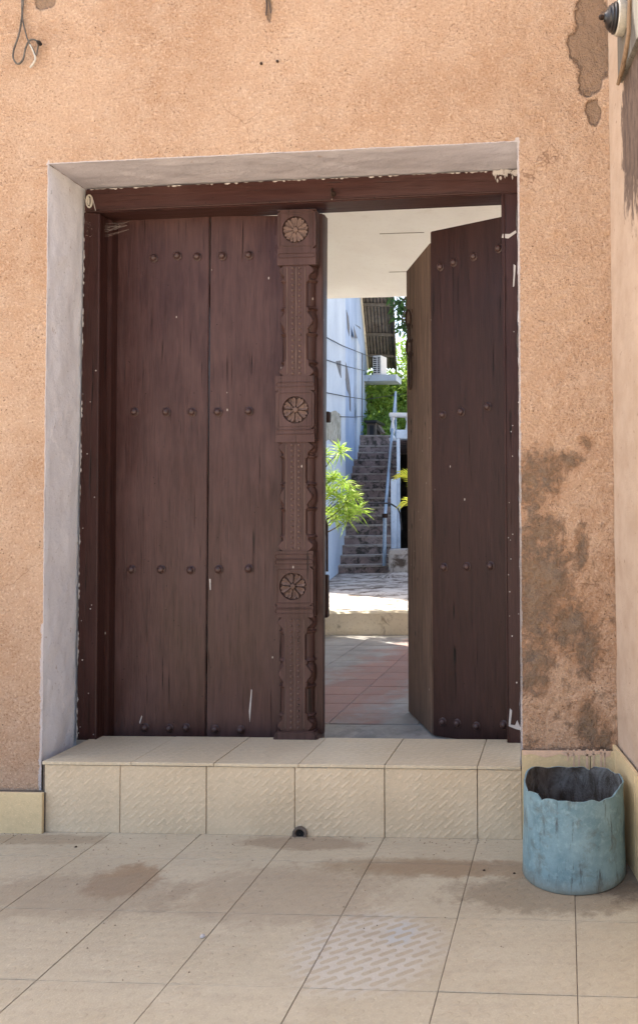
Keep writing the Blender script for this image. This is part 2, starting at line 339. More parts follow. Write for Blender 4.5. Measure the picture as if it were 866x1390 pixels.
CHIPW = flat_mat('white_paint_chip', (0.460, 0.420, 0.390), .8, .1)
PEACHD = flat_mat('peach_paint_drip', (.66, .44, .30), .7, .1)
CERAM = flat_mat('dull_white_ceramic', (.50, .46, .39), .45, .15, 60)
POTM = flat_mat('clay_pot', (.26, .12, .07), .85, .2)
WEB = flat_mat('dusty_cobweb', (.22, .18, .16), .9, .1)

# ------------------------------------------------------------------ mesh helpers
class MB:
    def __init__(s): s.v = []; s.f = []; s.mi = []
    def add(s, vs, fs, m=0):
        b = len(s.v); s.v += [tuple(q) for q in vs]; s.f += [tuple(i+b for i in f) for f in fs]; s.mi += [m]*len(fs)
        return s
    def box(s, x0, x1, y0, y1, z0, z1, m=0):
        v = [(x, y, z) for z in (z0, z1) for y in (y0, y1) for x in (x0, x1)]
        return s.add(v, [(0, 2, 3, 1), (4, 5, 7, 6), (0, 1, 5, 4), (2, 6, 7, 3), (0, 4, 6, 2), (1, 3, 7, 5)], m)
    def obox(s, o, a, b, c, m=0):       # corner o, edge vectors
        o, a, b, c = map(Vector, (o, a, b, c))
        v = [o + a*i + b*j + c*k for k in (0, 1) for j in (0, 1) for i in (0, 1)]
        fs = [(0, 2, 3, 1), (4, 5, 7, 6), (0, 1, 5, 4), (2, 6, 7, 3), (0, 4, 6, 2), (1, 3, 7, 5)]
        if a.cross(b).dot(c) < 0: fs = [f[::-1] for f in fs]
        return s.add(v, fs, m)
    def prism(s, pts, d, m=0):          # front polygon (seen counter-clockwise), extruded by d
        d = Vector(d); n = len(pts); v = [Vector(p) for p in pts]; v += [p+d for p in v]
        fs = [tuple(range(n)), tuple(range(2*n-1, n-1, -1))] + [(i, i+n, (i+1) % n+n, (i+1) % n) for i in range(n)]
        return s.add(v, fs, m)
    def tube(s, pts, r, seg=8, m=0, cap=True):
        pts = [Vector(p) for p in pts]; rs = r if isinstance(r, (list, tuple)) else [r]*len(pts)
        v = []; n = len(pts); prev = None
        for i, p in enumerate(pts):
            t = (pts[min(i+1, n-1)]-pts[max(i-1, 0)]).normalized()
            if prev is None: a = t.orthogonal().normalized()
            else:
                a = prev - t*prev.dot(t)
                a = a.normalized() if a.length > 1e-6 else t.orthogonal().normalized()
            prev = a; b = t.cross(a)
            v += [p + (a*math.cos(2*math.pi*k/seg) + b*math.sin(2*math.pi*k/seg))*rs[i] for k in range(seg)]
        fs = [(i*seg+k, i*seg+(k+1) % seg, (i+1)*seg+(k+1) % seg, (i+1)*seg+k) for i in range(n-1) for k in range(seg)]
        if cap: fs += [tuple(range(seg))[::-1], tuple(range((n-1)*seg, n*seg))]
        return s.add(v, fs, m)
    def ring(s, c, a, b, r, seg=16, cs=6, m=0):   # closed loop tube, axes a and b
        c, a, b = Vector(c), Vector(a), Vector(b); nrm = a.cross(b).normalized(); v = []
        for i in range(seg):
            t = 2*math.pi*i/seg; rad = (a*math.cos(t)+b*math.sin(t)); u = rad.normalized()
            v += [c + rad + (u*math.cos(2*math.pi*k/cs) + nrm*math.sin(2*math.pi*k/cs))*r for k in range(cs)]
        fs = [(i*cs+k, ((i+1) % seg)*cs+k, ((i+1) % seg)*cs+(k+1) % cs, i*cs+(k+1) % cs) for i in range(seg) for k in range(cs)]
        return s.add(v, fs, m)
    def lathe(s, prof, c=(0, 0, 0), seg=24, ax='z', sy=1.0, m=0, cap=True):
        v = []; c = Vector(c)
        for (r, z) in prof:
            for k in range(seg):
                t = 2*math.pi*k/seg; p = (r*math.cos(t), r*math.sin(t)*sy, z)
                if ax == 'y': p = (p[0], z, -p[1])
                if ax == 'x': p = (z, p[0], p[1])
                v.append(c+Vector(p))
        n = len(prof)
        fs = [(i*seg+k, i*seg+(k+1) % seg, (i+1)*seg+(k+1) % seg, (i+1)*seg+k) for i in range(n-1) for k in range(seg)]
        if cap: fs += [tuple(range(seg))[::-1], tuple(range((n-1)*seg, n*seg))]
        return s.add(v, fs, m)
    def build(s, name, mat, parent=None, smooth=False, loc=None, bevel=0, attrs=None):
        me = bpy.data.meshes.new(name); me.from_pydata([tuple(v) for v in s.v], [], s.f)
        for mm in (mat if isinstance(mat, (list, tuple)) else [mat]): me.materials.append(mm)
        if any(s.mi): me.polygons.foreach_set('material_index', s.mi)
        if smooth: me.polygons.foreach_set('use_smooth', [True]*len(s.f))
        if attrs:
            for k, a in attrs.items():
                at_ = me.attributes.new(k, 'FLOAT', 'POINT'); at_.data.foreach_set('value', np.asarray(a, dtype=np.float32))
        me.update()
        if smooth or bevel:
            bm = bmesh.new(); bm.from_mesh(me)
            if bevel:
                bmesh.ops.remove_doubles(bm, verts=bm.verts, dist=1e-6)
                bmesh.ops.bevel(bm, geom=[e for e in bm.edges if len(e.link_faces) == 2 and e.calc_face_angle(0) > .5], offset=bevel, segments=2, affect='EDGES', clamp_overlap=True)
            bmesh.ops.recalc_face_normals(bm, faces=bm.faces) if bevel else None
            bm.to_mesh(me); bm.free()
        if smooth and hasattr(me, 'set_sharp_from_angle'): me.set_sharp_from_angle(angle=R(40))
        o = bpy.data.objects.new(name, me); col.objects.link(o)
        if parent is not None: o.parent = parent
        if loc is not None: o.location = loc
        return o

def thing(name, label, cat, loc=(0, 0, 0), group=None):
    o = bpy.data.objects.new(name, None); col.objects.link(o); o.location = loc; o.empty_display_size = .1
    o['label'] = label; o['category'] = cat
    if group: o['group'] = group
    return o
def tag(o, label, cat, group=None):
    o['label'] = label; o['category'] = cat
    if group: o['group'] = group
    return o
def struct(o): o['kind'] = 'structure'; return o
def part(name, parent, loc=(0, 0, 0)):
    o = bpy.data.objects.new(name, None); col.objects.link(o); o.location = loc; o.parent = parent; o.empty_display_size = .05; return o
def inst(name, me, parent, loc, rot=(0, 0, 0), sc=(1, 1, 1)):
    o = bpy.data.objects.new(name, me); col.objects.link(o); o.parent = parent; o.location = loc; o.rotation_euler = rot; o.scale = sc; return o
def mesh_of(o):
    me = o.data; bpy.data.objects.remove(o); return me

def grid(A, B, C, D, nu, nv):           # A bottom-left, B bottom-right, C top-right, D top-left
    A, B, C, D = (np.array(q, float) for q in (A, B, C, D))
    u = np.linspace(0, 1, nu+1)[None, :, None]; v = np.linspace(0, 1, nv+1)[:, None, None]
    pts = (A*(1-u)+B*u)*(1-v) + (D*(1-u)+C*u)*v
    idx = np.arange((nu+1)*(nv+1)).reshape(nv+1, nu+1)
    f = np.stack([idx[:-1, :-1], idx[:-1, 1:], idx[1:, 1:], idx[1:, :-1]], -1).reshape(-1, 4)
    return pts.reshape(-1, 3), f
def grid_obj(name, parts_, mat, parent, attrs=None):
    vs = []; fs = []; b = 0
    for (p, f) in parts_: vs.append(p); fs.append(f+b); b += len(p)
    vs = np.concatenate(vs); fs = np.concatenate(fs)
    me = bpy.data.meshes.new(name); me.from_pydata(vs.tolist(), [], fs.tolist()); me.materials.append(mat)
    me.polygons.foreach_set('use_smooth', [True]*len(fs))
    if attrs:
        for k, a in attrs(vs).items():
            at_ = me.attributes.new(k, 'FLOAT', 'POINT'); at_.data.foreach_set('value', a.astype(np.float32))
    me.update(); o = bpy.data.objects.new(name, me); col.objects.link(o); o.parent = parent; return o

# ================================================================== GROUND
g0 = MB(); g0.add([(-300, -300, -.03), (300, -300, -.03), (300, 300, -.03), (-300, 300, -.03)], [(0, 1, 2, 3)])
struct(g0.build('ground', SAND))

# ================================================================== FRONT WALL
TL, TR_, BR, BL = at(66, 222, Y0), at(702, 192, Y0), at(707, 1043, Y0), at(57, 1028, Y0)
TL1, TR1, BR1, BL1 = at(117, 257, YF+.03), at(703.5, 231, YF+.03), at(709.5, 1012, YF+.03), at(104, 1003, YF+.03)
XC = at(833, 500, Y0).x                # the inside corner with the side wall
HW = 4.3
def E2(pts, x, z, c):                   # ellipse falloff round photo point c=(px,py,rx,ry) measured on the wall
    q = at(c[0], c[1], Y0); s = Y0/F
    return 1.0 - np.sqrt(((x-q.x)/(c[2]*s))**2 + ((z-q.z)/(c[3]*s))**2)
def wall_attrs(vs):
    x, z = vs[:, 0], vs[:, 2]
    st = np.full(len(x), -1.0)
    for c in ((722, 650, 36, 75), (738, 640, 42, 55), (770, 625, 36, 22), (795, 600, 16, 16), (735, 720, 40, 40), (725, 800, 44, 130), (745, 780, 45, 70),
              (775, 850, 42, 45), (798, 880, 24, 50), (725, 895, 38, 35), (790, 745, 12, 40), (800, 985, 22, 45), (820, 1005, 14, 30), (720, 925, 34, 26)):
        st = np.maximum(st, E2(None, x, z, c))
    low = np.clip((at(750, 560, Y0).z - z)/.6, 0, 1)*(x > TR_.x-.1)*.30
    st = np.maximum(st, 0)*.9 + low
    st2 = E2(None, x, z, (65, 40, 60, 45))*.35 + E2(None, x, z, (330, 40, 300, 90))*.12
    st = np.maximum(st, st2)
    fl = np.full(len(x), -1.0)
    for c in ((803, 15, 27, 60), (795, 62, 30, 44), (802, 102, 22, 30), (818, 60, 14, 60), (806, 152, 13, 22), (365, 12, 5, 20), (62, 0, 22, 14), (838, 60, 12, 60)):
        fl = np.maximum(fl, E2(None, x, z, c)*1.6+.1)
    fl = fl + np.where(fl > -.6, fbm(x*22, z*22, 51, 5)*1.1 + fbm(x*7, z*7, 52, 2)*.9, 0)
    d = np.minimum(np.abs(x-(BR.x+(TR_.x-BR.x)*np.clip((z-BR.z)/(TR_.z-BR.z), 0, 1))), 9)
    dl = np.abs(x-(BL.x+(TL.x-BL.x)*np.clip((z-BL.z)/(TL.z-BL.z), 0, 1)))
    inz = (z < TR_.z+.02)
    ed = np.where(inz, np.clip(1-d/.016, 0, 1)*1.1, 0)
    ed = np.maximum(ed, np.where(z < TL.z+.02, np.clip(1-dl/np.where(z < .85, .026, .009), 0, 1), 0))
    zt = TL.z+(TR_.z-TL.z)*np.clip((x-TL.x)/(TR_.x-TL.x), 0, 1)
    ed = np.maximum(ed, np.where((x > TL.x-.01) & (x < TR_.x+.01), np.clip(1-np.abs(z-zt)/.010, 0, 1), 0))
    return dict(stain=st, flake=fl, edge=ed)
def rough_wall(p, amp=.0032, keep=None):
    x, z = p[:, 0], p[:, 2]
    right = np.clip((x+.25)/.15, 0, 1)
    h = fbm(x*4, z*4, 3, 3)*.010 + fbm(x*55, z*55, 9, 3)*(amp*1.6)*(1+right*.9) + fbm(x*22, z*22, 19, 3)*.006*(.3+right*.7)
    a = wall_attrs(p); h = h - np.clip((a['flake']-.35)*10, 0, 1)*.006 - np.clip(a['stain'], 0, 1)*(.003+.014*np.abs(fbm(x*30, z*30, 31, 3)))
    q = p.copy(); q[:, 1] -= h; return q
front = thing('plastered_wall', 'peach roughcast plaster wall around the carved wooden double door, damp and flaking on the right', 'wall', (0, 0, 0))
XL = -2.75
cell = .0075
pc = []
def patch(A, B, C, D):
    nu = max(1, int((Vector(B)-Vector(A)).length/cell)); nv = max(1, int((Vector(D)-Vector(A)).length/cell))
    p, f = grid(A, B, C, D, nu, nv); pc.append((rough_wall(p), f))
ZTV = 3.62
def V(x, z): return (x, Y0, z)
patch(V(XL, 0), V(BL.x, 0), tuple(BL), V(XL, BL.z))
patch(V(XL, BL.z), tuple(BL), tuple(TL), V(XL, TL.z))
patch(V(XL, TL.z), tuple(TL), V(TL.x, ZTV), V(XL, ZTV))
patch(tuple(TL), tuple(TR_), V(TR_.x, ZTV), V(TL.x, ZTV))
patch(tuple(TR_), V(XC+.01, TR_.z), V(XC+.01, ZTV), V(TR_.x, ZTV))
patch(tuple(BR), V(XC+.01, BR.z), V(XC+.01, TR_.z), tuple(TR_))
patch(V(BR.x, 0), V(XC+.01, 0), V(XC+.01, BR.z), tuple(BR))
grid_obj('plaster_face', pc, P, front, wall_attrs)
b = MB()
b.add([(-8, Y0, 0), (XL, Y0, 0), (XL, Y0, ZTV), (-8, Y0, ZTV)], [(0, 1, 2, 3)])
b.add([(-8, Y0, ZTV), (XC+.01, Y0, ZTV), (XC+.01, Y0, HW), (-8, Y0, HW)], [(0, 1, 2, 3)])
yb = 3.72
b.box(-8, -2.36, YF+.02, yb, 0, HW); b.box(XC-.36, 4, YF+.02, yb, 0, HW); b.box(-2.36, XC-.36, YF+.14, yb, 2.86, HW)
b.add([(-8, Y0, 0), (-8, yb, 0), (-8, yb, HW), (-8, Y0, HW)], [(3, 2, 1, 0)])
b.add([(-8, Y0, HW), (4, Y0, HW), (4, yb, HW), (-8, yb, HW)], [(0, 1, 2, 3)])
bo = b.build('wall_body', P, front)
# plaster surround (reveals): left and top, each an uneven limewashed sheet
def reveal(name, A, B, C, D, mat, ax):
    nu = max(2, int((Vector(B)-Vector(A)).length/.012)); nv = max(2, int((Vector(D)-Vector(A)).length/.012))
    p, f = grid(A, B, C, D, nu, nv)
    u = np.linspace(0, 1, nu+1)[None, :].repeat(nv+1, 0).ravel(); v = np.linspace(0, 1, nv+1)[:, None].repeat(nu+1, 1).ravel()
    t = p[:, 2] if ax == 0 else p[:, 0]
    h = fbm(t*6, p[:, 1]*9, 5, 3)*.014 + fbm(t*30, p[:, 1]*30, 6, 3)*.004
    fade = np.clip(u*12, 0, 1) if ax == 0 else np.clip(v*12, 0, 1)
    p[:, ax] += h*(fade)*(1 if ax == 0 else 1)
    return grid_obj(name, [(p, f)], mat, front)
reveal('door_surround', tuple(BL-Vector((0, 0, .03))), tuple(BL1-Vector((0, 0, .03))), tuple(TL1), tuple(TL), LIME, 0)
reveal('door_surround', tuple(TL), tuple(TR_), tuple(TR1), tuple(TL1), LIME_SHADED, 2)
reveal('door_surround', tuple(BR1-Vector((0, 0, .03))), tuple(BR-Vector((0, 0, .03))), tuple(TR_), tuple(TR1), LIME, 0)
# skirting tiles on the wall
def slab_tile(w_, h_, t_=.012, ch=.0009):
    m = MB(); x, y = w_/2, h_/2
    v = [(-x, -y, -t_), (x, -y, -t_), (x, y, -t_), (-x, y, -t_), (-x, -y, -ch), (x, -y, -ch), (x, y, -ch), (-x, y, -ch),
         (-x+ch, -y+ch, 0), (x-ch, -y+ch, 0), (x-ch, y-ch, 0), (-x+ch, y-ch, 0)]
    m.add(v, [(0, 1, 5, 4), (1, 2, 6, 5), (2, 3, 7, 6), (3, 0, 4, 7), (4, 5, 9, 8), (5, 6, 10, 9), (6, 7, 11, 10), (7, 4, 8, 11), (8, 9, 10, 11)])
    return m
def tile_mesh(w_, h_, mat, t_=.012):
    return mesh_of(slab_tile(w_, h_, t_).build('tile', mat))
YS = 3.06
zsk = at(30, 1077, YS).z
x_end = at(57.5, 1100, YS).x
ex = x_end
skb = MB(); skb.box(-8, x_end-.002, YS+.012, Y0+.02, 0, zsk-.004); skb.build('skirting_bed', GROUT, front)
sk_me = tile_mesh(.372-.004, zsk, TSK)
for i in range(14):
    inst('tile', sk_me, front, (ex-.186, YS, zsk/2), (R(90), 0, 0)); ex -= .372
zr = at(760, 1020, 3.08).z
skb = MB(); skb.box(BR.x+.004, XC, 3.086, Y0+.02, 0, zr-.003); skb.build('skirting_bed', GROUT, front)
x0 = BR.x+.004
for wd in (.272, XC-BR.x-.272-.006):
    inst('tile', tile_mesh(wd-.003, zr, TSK), front, (x0+wd/2, 3.075, zr/2), (R(90), 0, 0)); x0 += wd
dr = MB()
for (x, y0_, y1_, r_) in ((779, 1018, 1045, .0035), (786, 1018, 1052, .0045), (797, 1018, 1044, .005), (806, 1018, 1052, .004), (816, 1018, 1046, .004), (821, 1018, 1060, .003), (771, 1018, 1034, .003)):
    a, c = at(x, y0_, 3.0735), at(x, y1_, 3.0735); dr.prism([Vector((a.x-r_*1.3, a.y, a.z)), Vector((c.x-r_*.7, c.y, (a.z+c.z)/2)), Vector((c.x-r_, c.y, c.z+.004)), Vector((c.x, c.y, c.z)), Vector((c.x+r_, c.y, c.z+.004)), Vector((c.x+r_*.7, c.y, (a.z+c.z)/2)), Vector((a.x+r_*1.3, a.y, a.z))], (0, .0018, 0))
v = [at(x, y, 3.0735) for x, y in ((709, 1019), (829, 1020), (829, 1026), (822, 1029), (812, 1024), (800, 1027), (786, 1025), (772, 1028), (760, 1024), (740, 1029), (722, 1024), (709, 1026))]
dr.prism(v[::-1], (0, .003, 0))
dr.build('paint_drip', PEACHD, front)
# ================================================================== SIDE WALL (right)
side = thing('plastered_side_wall', 'smooth pale peach side wall at the right edge, stained dark at the top', 'wall')
DX = .178
def sx(Y): return XC + DX*(Y0-Y)
YE = 1.85
n_side = Vector((-1, -DX, 0)).normalized()
def side_attrs(vs):
    y, z = vs[:, 1], vs[:, 2]; st = np.full(len(y), -1.0)
    px = PPX*0 + 767 + F*vs[:, 0]/vs[:, 1]      # bearing along the wall, in photo pixels
    py = 695 - F*(z-1.3)/y
    for (a, b_, w0) in ((-100, 120, 851), (120, 230, 848), (230, 300, 851), (300, 400, 860)):
        m = (py > a) & (py <= b_); st = np.where(m, (px-w0)/12+.3, st)
    st = np.where(py > 230, np.minimum(st, .75-(py-230)/260), st)
    st = np.maximum(st, .45-np.abs(z-.36)/.05*.3)
    return dict(stain=np.clip(st, -1, 1.0))
A, B_, C_, D_ = (sx(Y0)-.004, Y0, 0), (sx(YE), YE, 0), (sx(YE), YE, ZTV), (sx(Y0)-.004, Y0, ZTV)
p, f = grid(A, B_, C_, D_, 190, 340)
hh = fbm(p[:, 1]*5, p[:, 2]*5, 41, 3)*.008 + fbm(p[:, 1]*40, p[:, 2]*40, 42, 3)*.0018
p[:, 0] += hh
grid_obj('plaster_face', [(p, f)], P2, side, side_attrs)
b = MB(); b.prism([(sx(Y0)+.01, Y0, 0), (sx(YE), YE, 0), (3.0, YE, 0), (3.0, Y0, 0)], (0, 0, HW))
# cut to sit just behind the plaster face
b.v = [(x+.012 if x < 1 else x, y, z) for x, y, z in b.v]
b.build('wall_body', P2, side)
u_side = Vector((DX, -1, 0)).normalized(); L_side = (Y0-YE)*math.hypot(1, DX)
nn = 5; lw = .372; ang = math.atan2(-1, DX)
me_sk = tile_mesh(lw-.004, zr+.02, TSK)
bed = MB(); o_ = Vector((sx(Y0), Y0, 0)) + n_side*.004
bed.obox(o_, u_side*L_side, n_side*.008, (0, 0, zr+.012)); bed.build('skirting_bed', GROUT, side)
for i in range(nn):
    c = Vector((sx(Y0), Y0, 0)) + u_side*(lw*(i+.5)-.05) + n_side*.024 + Vector((0, 0, (zr+.02)/2))
    inst('tile', me_sk, side, c, (R(90), 0, ang))

# ================================================================== DOORSTEP
step = thing('doorstep', 'raised beige tiled doorstep below the wooden double door', 'step')
YSF = 3.083
b = MB(); b.box(BL.x+.012, BR.x-.002, YSF+.012, 3.445, -.01, ZS-.012)
b.build('step_body', GROUT, step)
fx = [60, 163, 280, 400, 522, 648, 708.5]
xs = [at(q, 1085, YSF).x for q in fx]
for a, c in zip(xs[:-1], xs[1:]):
    m = slab_tile(c-a-.0035, ZS-.016).build('tile', TSTEP, step, loc=((a+c)/2, YSF+rng.uniform(-.001, .001), (ZS-.016)/2)); m.rotation_euler = (R(90), 0, 0)
txs = [at(q, y, 3.078).x for q, y in ((57, 1030), (178, 1032), (290, 1035), (405, 1037), (522, 1040), (648, 1042), (707, 1044))]
for a, c in zip(txs[:-1], txs[1:]):
    d0 = .362
    slab_tile(c-a-.003, d0).build('tile', TSILL, step, loc=((a+c)/2, 3.078+d0/2, ZS+rng.uniform(-.0008, .0008)))
# drain hole low in the step
dc = at(408, 1131, YSF)
b = MB(); b.lathe([(.030, -.006), (.030, -.012), (.021, -.014), (.017, -.008), (.016, .03)], (dc.x, YSF, .012), 18, 'y', cap=False)
dp = b.build('drain_hole', flat_mat('drain_cement', (.16, .12, .09), .9, .3), step, True)
b = MB(); b.lathe([(.001, -.0063), (.0175, -.0063)], (dc.x-.001, YSF, .010), 16, 'y', cap=False); b.build('drain_shade_disc', flat_mat('drain_shade', (.01, .008, .007), .9), dp)  # black disc paints the dark inside of the hole

# ================================================================== LOWER TILED FLOOR
fl = struct(MB().box(-8, 3.2, .98, Y0+.05, -.045, -.0030).build('terrace_floor', flat_mat('floor_joint', (.19, .15, .11), .9, .3, 30)))
T, GX, GY = .3773, -.7356, 2.8647
mt = tile_mesh(T-.0026, T-.0026, TFLOOR)
for j in range(-1, 5):
    for i in range(-7, 4):
        x, y = GX+(i+.5)*T, GY-(j+.5)*T
        if j < 0:
            d_ = YSF+.02-GY
            m = inst('tile', mt if d_ > T else mt, fl, (x, GY+d_/2, 0)); m.scale = (1, d_/T, 1)
        else: m = inst('tile', mt, fl, (x, y, rng.uniform(-.0007, .0007)))
        m.rotation_euler = (rng.uniform(-.0012, .0012), rng.uniform(-.0012, .0012), 0)
b = MB(); q = gz(275, 1273)
b.lathe([(.001, 0), (.009, .002), (.006, .007), (.001, .009)], (0, 0, 0), 7)
tag(b.build('pebble', CHIPW, loc=(q.x, q.y, .0005)), 'tiny white pebble on the tiled floor, left of centre', 'pebble')

for lab_, x, y in (('darker crumb left of the bucket, nearer the step', 657, 1183), ('dark crumb just left of the bucket base', 698, 1187), ('small dark crumb on the floor near the left end of the step', 103, 1151), ('dark crumb at the foot of the step, left of the drain hole', 198, 1129)):
    q = gz(x, y); b = MB(); b.lathe([(.001, 0), (.0055, .0015), (.004, .004), (.001, .005)], (0, 0, 0), 6)
    tag(b.build('crumb', RUST, loc=(q.x, q.y, .0005)), lab_, 'crumb', 'crumbs on the tiled floor')
b = MB()
for k in range(420):      # blown grit along the foot of the step and in the corners
    x = rng.uniform(5, 840); y = 1128+abs(rng.gauss(0, 1))*(10 if rng.random() < .55 else 80)
    if y > 1380: continue
    q = gz(x, y + (x-400)*.022); 
    if q.y > YSF-.006 or q.x > sx(q.y)-.05: continue
    s_ = rng.uniform(.0008, .0024); b.lathe([(s_, -.001), (s_*.9, s_*.6), (s_*.3, s_)], (q.x, q.y, .0004), 5)
gr_ = b.build('grit', flat_mat('grit', (.24, .17, .11), .9, .4, 60), fl); gr_['kind'] = 'stuff'

# ================================================================== WOODEN DOUBLE DOOR
door = thing('wooden_double_door', 'old brown studded double door with carved centre post, right half standing open', 'door')
# frame
JB = .13
frame = part('door_frame', door)
def fr(name, pts, d=JB, mat=WOODF, y=YF, bev=.004, par=frame):
    v = [at(px_, py_, y) for px_, py_ in pts]
    return MB().prism(v, (0, d, 0)).build(name, mat, par, bevel=bev)
fr('lintel_beam', [(116, 256), (114, 286), (135, 287.5), (688, 262), (703.5, 261), (703.5, 229)], .13, WOODH)
fr('jamb', [(113.5, 287), (103, 1005), (130.5, 1005.5), (136, 289)], .135)
fr('jamb', [(680, 262.5), (688.5, 1010), (709.5, 1012), (704, 262)], .11)
# mouldings along the inner arris
def bead(name, pts, r=.0045):
    return MB().tube([at(a, b_, YF-.002) for a, b_ in pts], r, 8).build(name, WOODF, frame, True)
bead('moulding', [(135, 290), (130, 1004)]); bead('moulding', [(136, 285), (680, 260)]); bead('moulding', [(684, 264), (689.5, 1008)], .0035)
b = MB()   # inner rebate of the left jamb, stepping back to the leaf
v = [at(x, y, YF+.06) for x, y in ((133, 290), (129, 1003), (146, 1001), (152, 298))]
b.prism(v, (0, .07, 0)); b.build('rebate', WOODF, frame, bevel=.003)
# ragged limewash line and chips on the frame
b = MB()
def chip(poly, y):
    v = [at(x, yy, y) for x, yy in poly]; c = sum((Vector(q) for q in v), Vector())/len(v)
    a2 = sum((v[i].x-c.x)*(v[(i+1) % len(v)].z-c.z)-(v[(i+1) % len(v)].x-c.x)*(v[i].z-c.z) for i in range(len(v)))
    if a2 < 0: v = v[::-1]
    b.prism(v, (0, .002, 0))
def ragged(x0_, y0_, x1_, y1_, n, w0, w1, y):
    for k in range(n):
        if rng.random() < .3: continue
        a = k/n; c = (k+rng.uniform(.5, 1.15))/n; w_ = rng.uniform(w0, w1)
        dx, dy = x1_-x0_, y1_-y0_; L = math.hypot(dx, dy); nx, ny = -dy/L, dx/L
        P1 = (x0_+dx*a, y0_+dy*a); P2_ = (x0_+dx*c, y0_+dy*c); mid = (x0_+dx*(a+c)/2, y0_+dy*(a+c)/2)
        chip([P1, P2_, (P2_[0]+nx*w_*rng.uniform(.2, 1), P2_[1]+ny*w_*rng.uniform(.2, 1)), (mid[0]+nx*w_*1.3, mid[1]+ny*w_*1.3), (P1[0]+nx*w_*rng.uniform(.2, 1), P1[1]+ny*w_*rng.uniform(.2, 1))], y)
ragged(116, 256.5, 703, 229.5, 90, .2, 1.7, YF-.0025)
ragged(103.5, 1003, 114.5, 262, 90, .2, 1.5, YF-.0025)
for k in range(70):
    x = rng.uniform(669, 703); y = 230.5+abs(rng.gauss(0, 1))*5.5*(.5+.5*math.sin(x*.9)**2); a_ = rng.uniform(.7, 2.2); h_ = rng.uniform(.8, 3.0)
    chip([(x-a_, y-h_*.4), (x+a_*.3, y-h_), (x+a_, y+h_*.2), (x+a_*.2, y+h_*1.4), (x-a_*.6, y+h_*.6)], YF-.0025-k*.00002)
chip([(681, 322), (690, 323), (701, 315), (700, 312), (692, 317), (682, 317)], YF-.003)
chip([(697, 358), (700, 360), (698, 388), (696, 389), (697, 372)], YF-.003)
chip([(692, 962), (695, 965), (693, 984), (699, 985), (702, 978), (708, 992), (700, 990), (690, 986)], YF-.003)
for k in range(34):
    if rng.random() < .5: x = rng.uniform(106, 130); y = rng.uniform(500, 1000)
    else: x = rng.uniform(689, 706); y = rng.uniform(380, 1000)
    s_ = rng.uniform(.4, 1.0); chip([(x-s_, y-s_*.6), (x+s_, y-s_), (x+s_*.7, y+s_*1.4), (x-s_*.8, y+s_)], YF-.002)
b.build('paint_flake', CHIPW, frame)
# broken edge of the surround along the right jamb
# closed left leaf
leaf = part('door_leaf', door)
def plank(poly, y, th, mat, par, bev=.003):
    v = [at(a, c, y) for a, c in poly]; c = sum(v, Vector())/len(v)
    return MB().prism([q-c for q in v], (0, th, 0)).build('plank', mat, par, loc=c, bevel=bev)
plank([(146, 292), (146, 1001), (278.3, 1003), (284.2, 292)], YL, .04, WOOD, leaf)
plank([(286.2, 292), (280.4, 1003), (381, 1006), (386, 292)], YL+.002, .04, WOOD, leaf)
plank([(387, 290), (382, 1006), (436, 1007), (440.5, 290)], YL+.001, .05, WOOD, leaf)
sm = MB(); sm.lathe([(.0205, .001), (.0205, -.003), (.0165, -.005), (.0165, -.010), (.012, -.0165), (.005, -.0195), (.0005, -.020)], (0, 0, 0), 14, 'y', cap=False)
stud_me = mesh_of(sm.build('stud', STUD, None, True))
for x, y in ((209, 350), (241, 347), (268, 348), (302, 347), (338, 346), (183, 559), (226, 559), (261, 559), (296, 559), (338, 558), (179, 773), (219, 773),
             (259, 774), (297, 773), (338, 772), (197, 988), (230, 989), (253, 988), (292, 990), (327, 991)):
    inst('stud', stud_me, leaf, at(x, y, YL-.001), (0, rng.uniform(0, 3), 0), (1, 1, 1))
b = MB()
for z in (.55, 1.35, 2.3): b.box(at(160, 500, YL).x, at(428, 500, YL).x, YL+.053, YL+.10, z, z+.10)
b.build('ledger', BARE, leaf)
b = MB()
q = at(443.5, 780, 3.60); q2 = at(443.5, 838, 3.60); b.box(q.x-.05, q.x+.010, 3.575, 3.61, q2.z, q.z)
b.build('wooden_stop', WOODO, leaf, bevel=.004)
b = MB()
q = at(446, 566, 3.60); b.box(q.x-.08, q.x+.008, 3.58, 3.615, q.z-.025, q.z+.025); b.build('bolt_block', RUST, leaf, bevel=.003)
b = MB(); q = at(443, 707, 3.59); b.tube([q+Vector((-.02, -.04, .03)), q+Vector((-.005, -.03, .02)), q+Vector((.003, 0, -.02)), q+Vector((.003, .0, -.24))], .006, 6); b.build('bolt_rod', RUST, leaf, True)
# paint scratches
b = MB()
chip([(284, 786), (286, 786), (286, 801), (285, 801)], YL-.0022)
chip([(338, 966), (339.6, 950), (341, 936), (342, 937), (341, 953), (339, 981)], YL-.0012)
chip([(189, 981), (192, 972), (192.8, 973), (190, 983)], YL-.0022)
b.build('paint_scratch', CHIPW, leaf)
